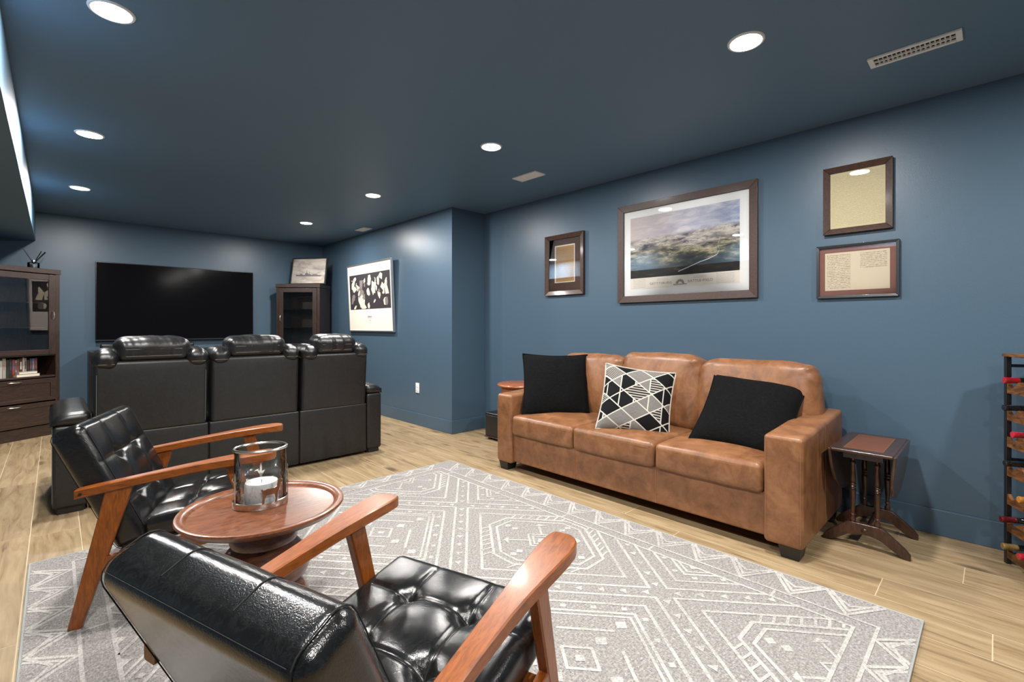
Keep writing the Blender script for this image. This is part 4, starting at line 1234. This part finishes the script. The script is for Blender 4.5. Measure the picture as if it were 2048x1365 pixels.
cw = [(0, 0), (.053, 0), (.0555, .003), (.056, .03), (.0555, .070), (.053, .077), (.047, .077)]
MB().lathe(cw, 40, cap=False).build('bark_wall', 'birch', t)
MB().lathe([(.0475, .077), (.043, .072), (0, .070)], 40, cap=False).build('wax_top', 'wax', t)
MB().tube([(0, 0, .07), (.001, 0, .082)], .0012, 6).build('wick', 'black_plastic', t)

# ------------------------------------------------------------------ drop-leaf table beside the sofa
t = thing('drop_leaf_table', 'small mahogany drop-leaf table with leather top between sofa and wine rack', 'table', (3.135, .462, 0))
bx0, bx1, by0, by1, tz = 2.865, 3.385, .338, .594, .515
W(MB().b(bx0, bx1, by0, by1, tz - .016, tz), 'table_top', 'mahogany', t, bevel=.006, seg=3)
M['leather_inlay'] = m_wall('brown_leather_inlay', sr(104, 62, 42), .35, .3)
M['gilt'] = plain('gilt_tooling', sr(150, 112, 62), .4, metal=.6)
W(MB().b(bx0 + .06, bx1 - .06, by0 + .05, by1 - .05, tz - .002, tz + .0008), 'leather_inlay', 'leather_inlay', t, smooth=False)
gi = MB()
for k in (.058,):
    gi.b(bx0 + k, bx1 - k, by0 + k - .012, by0 + k - .008, tz - .001, tz + .0009); gi.b(bx0 + k, bx1 - k, by1 - k + .008, by1 - k + .012, tz - .001, tz + .0009)
    gi.b(bx0 + k - .002, bx0 + k + .002, by0 + k - .01, by1 - k + .01, tz - .001, tz + .0009); gi.b(bx1 - k - .002, bx1 - k + .002, by0 + k - .01, by1 - k + .01, tz - .001, tz + .0009)
W(gi, 'gilt_border', 'gilt', t, smooth=False)
W(MB().b(bx0 + .05, bx1 - .05, by0 + .045, by1 - .045, tz - .05, tz - .016), 'apron', 'mahogany', t, bevel=.002)
xm, hl = (bx0 + bx1) / 2, (bx1 - bx0) / 2
for yy, sgn in ((by0 - .003, -1), (by1 + .003, 1)):
    poly = [(xm - hl, tz - .004)] + [(xm - hl * math.cos(a), tz - .02 - .235 * math.sin(a) ** .75) for a in [PI * i / 24 for i in range(25)]] + [(xm + hl, tz - .004)]
    sl = -.03 * sgn
    W(MB().prism(poly, 0, .013, lambda a, b, h_: (a, yy + sgn * (h_ - .004) - sgn * (tz - b) * .10, b)), 'drop_leaf', 'mahogany', t, bevel=.003)
prof = [(.009, 0), (.014, .01), (.014, .02), (.009, .027), (.009, .034), (.013, .042), (.009, .05), (.0095, .07), (.0135, .13), (.0145, .16), (.0155, .172), (.0125, .178), (.0155, .186), (.0125, .192), (.0155, .200), (.0125, .206), (.0145, .22), (.0125, .26), (.0085, .295), (.013, .305), (.013, .315), (.009, .322), (.012, .334), (.012, .345)]
for x in (2.975, 3.295):
    for y in (.415, .517):
        W(MB().lathe([(r, z * 1.0 + .122) for r, z in prof], 20, c=(x, y, 0)), 'turned_column', 'mahogany', t)
    y0, y1 = .285, .647
    ym = (y0 + y1) / 2; hy = (y1 - y0) / 2
    up_, lo_ = [], []
    for i in range(21):
        f = -1 + 2 * i / 20; s_ = abs(f)
        up_.append((ym + f * hy, .125 - .095 * max(0, (s_ - .38) / .62) ** 1.05 if s_ > .38 else .125))
        lo_.append((ym + f * hy, (.052 + .02 * (1 - (s_ / .45) ** 2)) if s_ < .45 else (.052 - .052 * min(1, (s_ - .45) / .42) ** .8)))
    up_[0] = (y0, .022); up_[-1] = (y1, .022)
    poly = lo_ + up_[::-1]
    tr_ = W(MB().prism(poly, -.013, .013, lambda a, b, h_: (x + h_, a, b)), 'trestle_foot', 'mahogany', t, bevel=.003)
    W(MB().lathe([(0, 0), (.014, 0), (.014, .004), (.008, .008), (0, .009)], 18, cap=False, mat=Matrix.Rotation(-PI / 2, 3, 'Y'), c=(x - .013, ym, .09)), 'boss', 'mahogany', t)
W(MB().tube([(2.975, .466, .09), (3.04, .466, .09), (3.135, .466, .09), (3.295, .466, .09)], .011, 12), 'stretcher', 'mahogany', t)

# ------------------------------------------------------------------ end table and speaker past the far end of the sofa
t = thing('end_table', 'reddish wooden end table tucked behind the far arm of the sofa', 'table', (3.12, 3.07, 0))
MB().lathe([(0, .585), (.22, .585), (.232, .590), (.235, .598), (.232, .606), (.225, .61), (0, .61)], 56, cap=False).build('table_top', 'end_wood', t)
MB().lathe([(.17, .53), (.195, .53), (.195, .585), (.17, .585)], 48, cap=False).build('apron', 'end_wood', t)
for a in range(4):
    th = PI / 4 + a * PI / 2
    MB().loft([ringrect(Vector((.155 * math.cos(th), .155 * math.sin(th), .57)), .018, .018, 0, .003, (Vector((1, 0, 0)), Vector((0, 1, 0)))), ringrect(Vector((.175 * math.cos(th), .175 * math.sin(th), 0)), .012, .012, 0, .003, (Vector((1, 0, 0)), Vector((0, 1, 0))))]).build('leg', 'end_wood', t)
t = thing('subwoofer', 'black box subwoofer on the floor in the alcove corner', 'speaker', (3.27, 3.475, 0))
MB().rbox((.30, .26, .25), .02, (3, 3, 3)).build('cabinet', 'black_plastic', t, loc=(0, 0, .15))
MB().rbox((.012, .22, .2), .005, (2, 3, 3)).build('grille', 'foot', t, loc=(-.152, 0, .15))
for sx_ in (-.11, .11):
    for sy_ in (-.09, .09): MB().lathe([(.02, 0), (.022, .004), (.018, .027)], 14, c=(sx_, sy_, 0)).build('foot', 'foot', t)
MB().b(-.155, .15, -.135, .135, .026, .036).build('plinth', 'frame_dark', t, bevel=.004)

# ------------------------------------------------------------------ wine rack
RKZ = math.radians(-63); RK0 = Vector((3.286, -.028, 0))
t = thing('wine_rack', 'tall black metal wine rack with wavy wooden shelves at the photo edge', 'wine rack', RK0, RKZ)
rd, rw = .165, .44          # local: x from the front (0) to the back, y from the near-sofa side (0) to -rw
for x in (0, rd - .02):
    for y in (-.02, -rw):
        MB().b(x, x + .02, y, y + .02, .0, .993).build('post', 'black_metal', t, bevel=.002)
MB().b(-.006, rd + .004, -rw - .004, .004, .993, 1.008).build('top_board', 'rack_wood', t, bevel=.002)
rows = [.868, .738, .612, .474, .338, .208, .080]
yA = [-.051 - .106 * i for i in range(4)]
for r, z in enumerate(rows):
    for x in (.002, rd - .018):
        poly = [(-rw + .02, z - .050), (-.02, z - .050)]
        for i in range(49):
            yy = -.02 - (rw - .04) * i / 48
            s_ = .5 + .5 * math.cos((yy - yA[0]) / .106 * 2 * PI)
            poly.append((yy, z + .010 - .034 * s_))
        MB().prism(poly, 0, .016, lambda a, b, h_: (x + h_, a, b)).build('wavy_shelf', 'rack_wood', t, smooth=False)
for (za, zb) in ((.05, .5), (.5, .95)):
    for (p, q) in (((-rw + .02, za), (-.02, zb)), ((-rw + .02, zb), (-.02, za))):
        MB().tube([(rd + .003, p[0], p[1]), (rd + .003, q[0], q[1])], .005, 8).build('cross_brace', 'black_metal', t)
for z in (.045, .5, .95):
    MB().b(.02, rd - .02, -.016, -.004, z - .007, z + .007).build('side_bar', 'black_metal', t, smooth=False)
capc = {'red': sr(170, 24, 40), 'black': (.010, .010, .012), 'pink': sr(196, 34, 54), 'burgundy': sr(110, 24, 30), 'gold': sr(160, 132, 82), 'orange': sr(190, 128, 56)}
capm = {k: plain('foil_' + k, c, .28, metal=.35 if k in ('gold', 'burgundy') else 0.0, coat=.5) for k, c in capc.items()}
M['bottle_glass'] = plain('dark_bottle_glass', (.006, .010, .008), .06, coat=.6)
M['bottle_label'] = plain('bottle_paper_label', sr(190, 184, 170), .7)
ordr = ['top', 'second', 'third', 'fourth', 'fifth', 'sixth', 'bottom']
bottles = [(0, 0, 'red', .004), (1, 0, 'black', .002), (2, 0, 'pink', .034), (3, 0, 'black', .006), (4, 1, 'orange', .0), (5, 0, 'burgundy', -.008), (6, 0, 'gold', -.002), (6, 1, 'pink', .0), (0, 2, 'black', 0), (2, 2, 'burgundy', 0), (3, 2, 'red', 0), (5, 2, 'black', 0)]
Rm = Matrix.Rotation(PI / 2, 3, 'Y')
for (r, c_, col_, dx) in bottles:
    L_ = .272
    P = Matrix.Rotation(RKZ, 3, 'Z') @ Vector((-.030 + dx, yA[c_], rows[r] + .0145)) + RK0
    b = thing('wine_bottle', f'dark wine bottle with {col_} foil on the {ordr[r]} rack shelf, ' + ('by the post' if c_ == 0 else 'away from the post' if c_ == 1 else 'deep in the row'), 'bottle', P, RKZ, 'bottles in the wine rack')
    cp = MB().lathe([(0, 0), (.0135, 0), (.0145, .002), (.0145, .012), (.0138, .014), (.0140, .055)], 20, cap=False, mat=Rm).build('foil_capsule', capm[col_], b)
    MB().lathe([(.0136, .05), (.0136, .078), (.022, .096), (.031, .112), (.0345, .13), (.0345, L_ - .006), (.030, L_), (0, L_ - .012)], 26, cap=False, mat=Rm).build('bottle_body', 'bottle_glass', b)
    MB().lathe([(.0348, .155), (.0348, .235)], 26, cap=False, mat=Rm).build('paper_label', 'bottle_label', b)
    for k_ in (.018, .05):
        MB().lathe([(.0146, k_), (.0149, k_ + .001), (.0146, k_ + .002)], 20, cap=False, mat=Rm).build('capsule_ring', 'gilt' if col_ == 'gold' else capm[col_], cp)
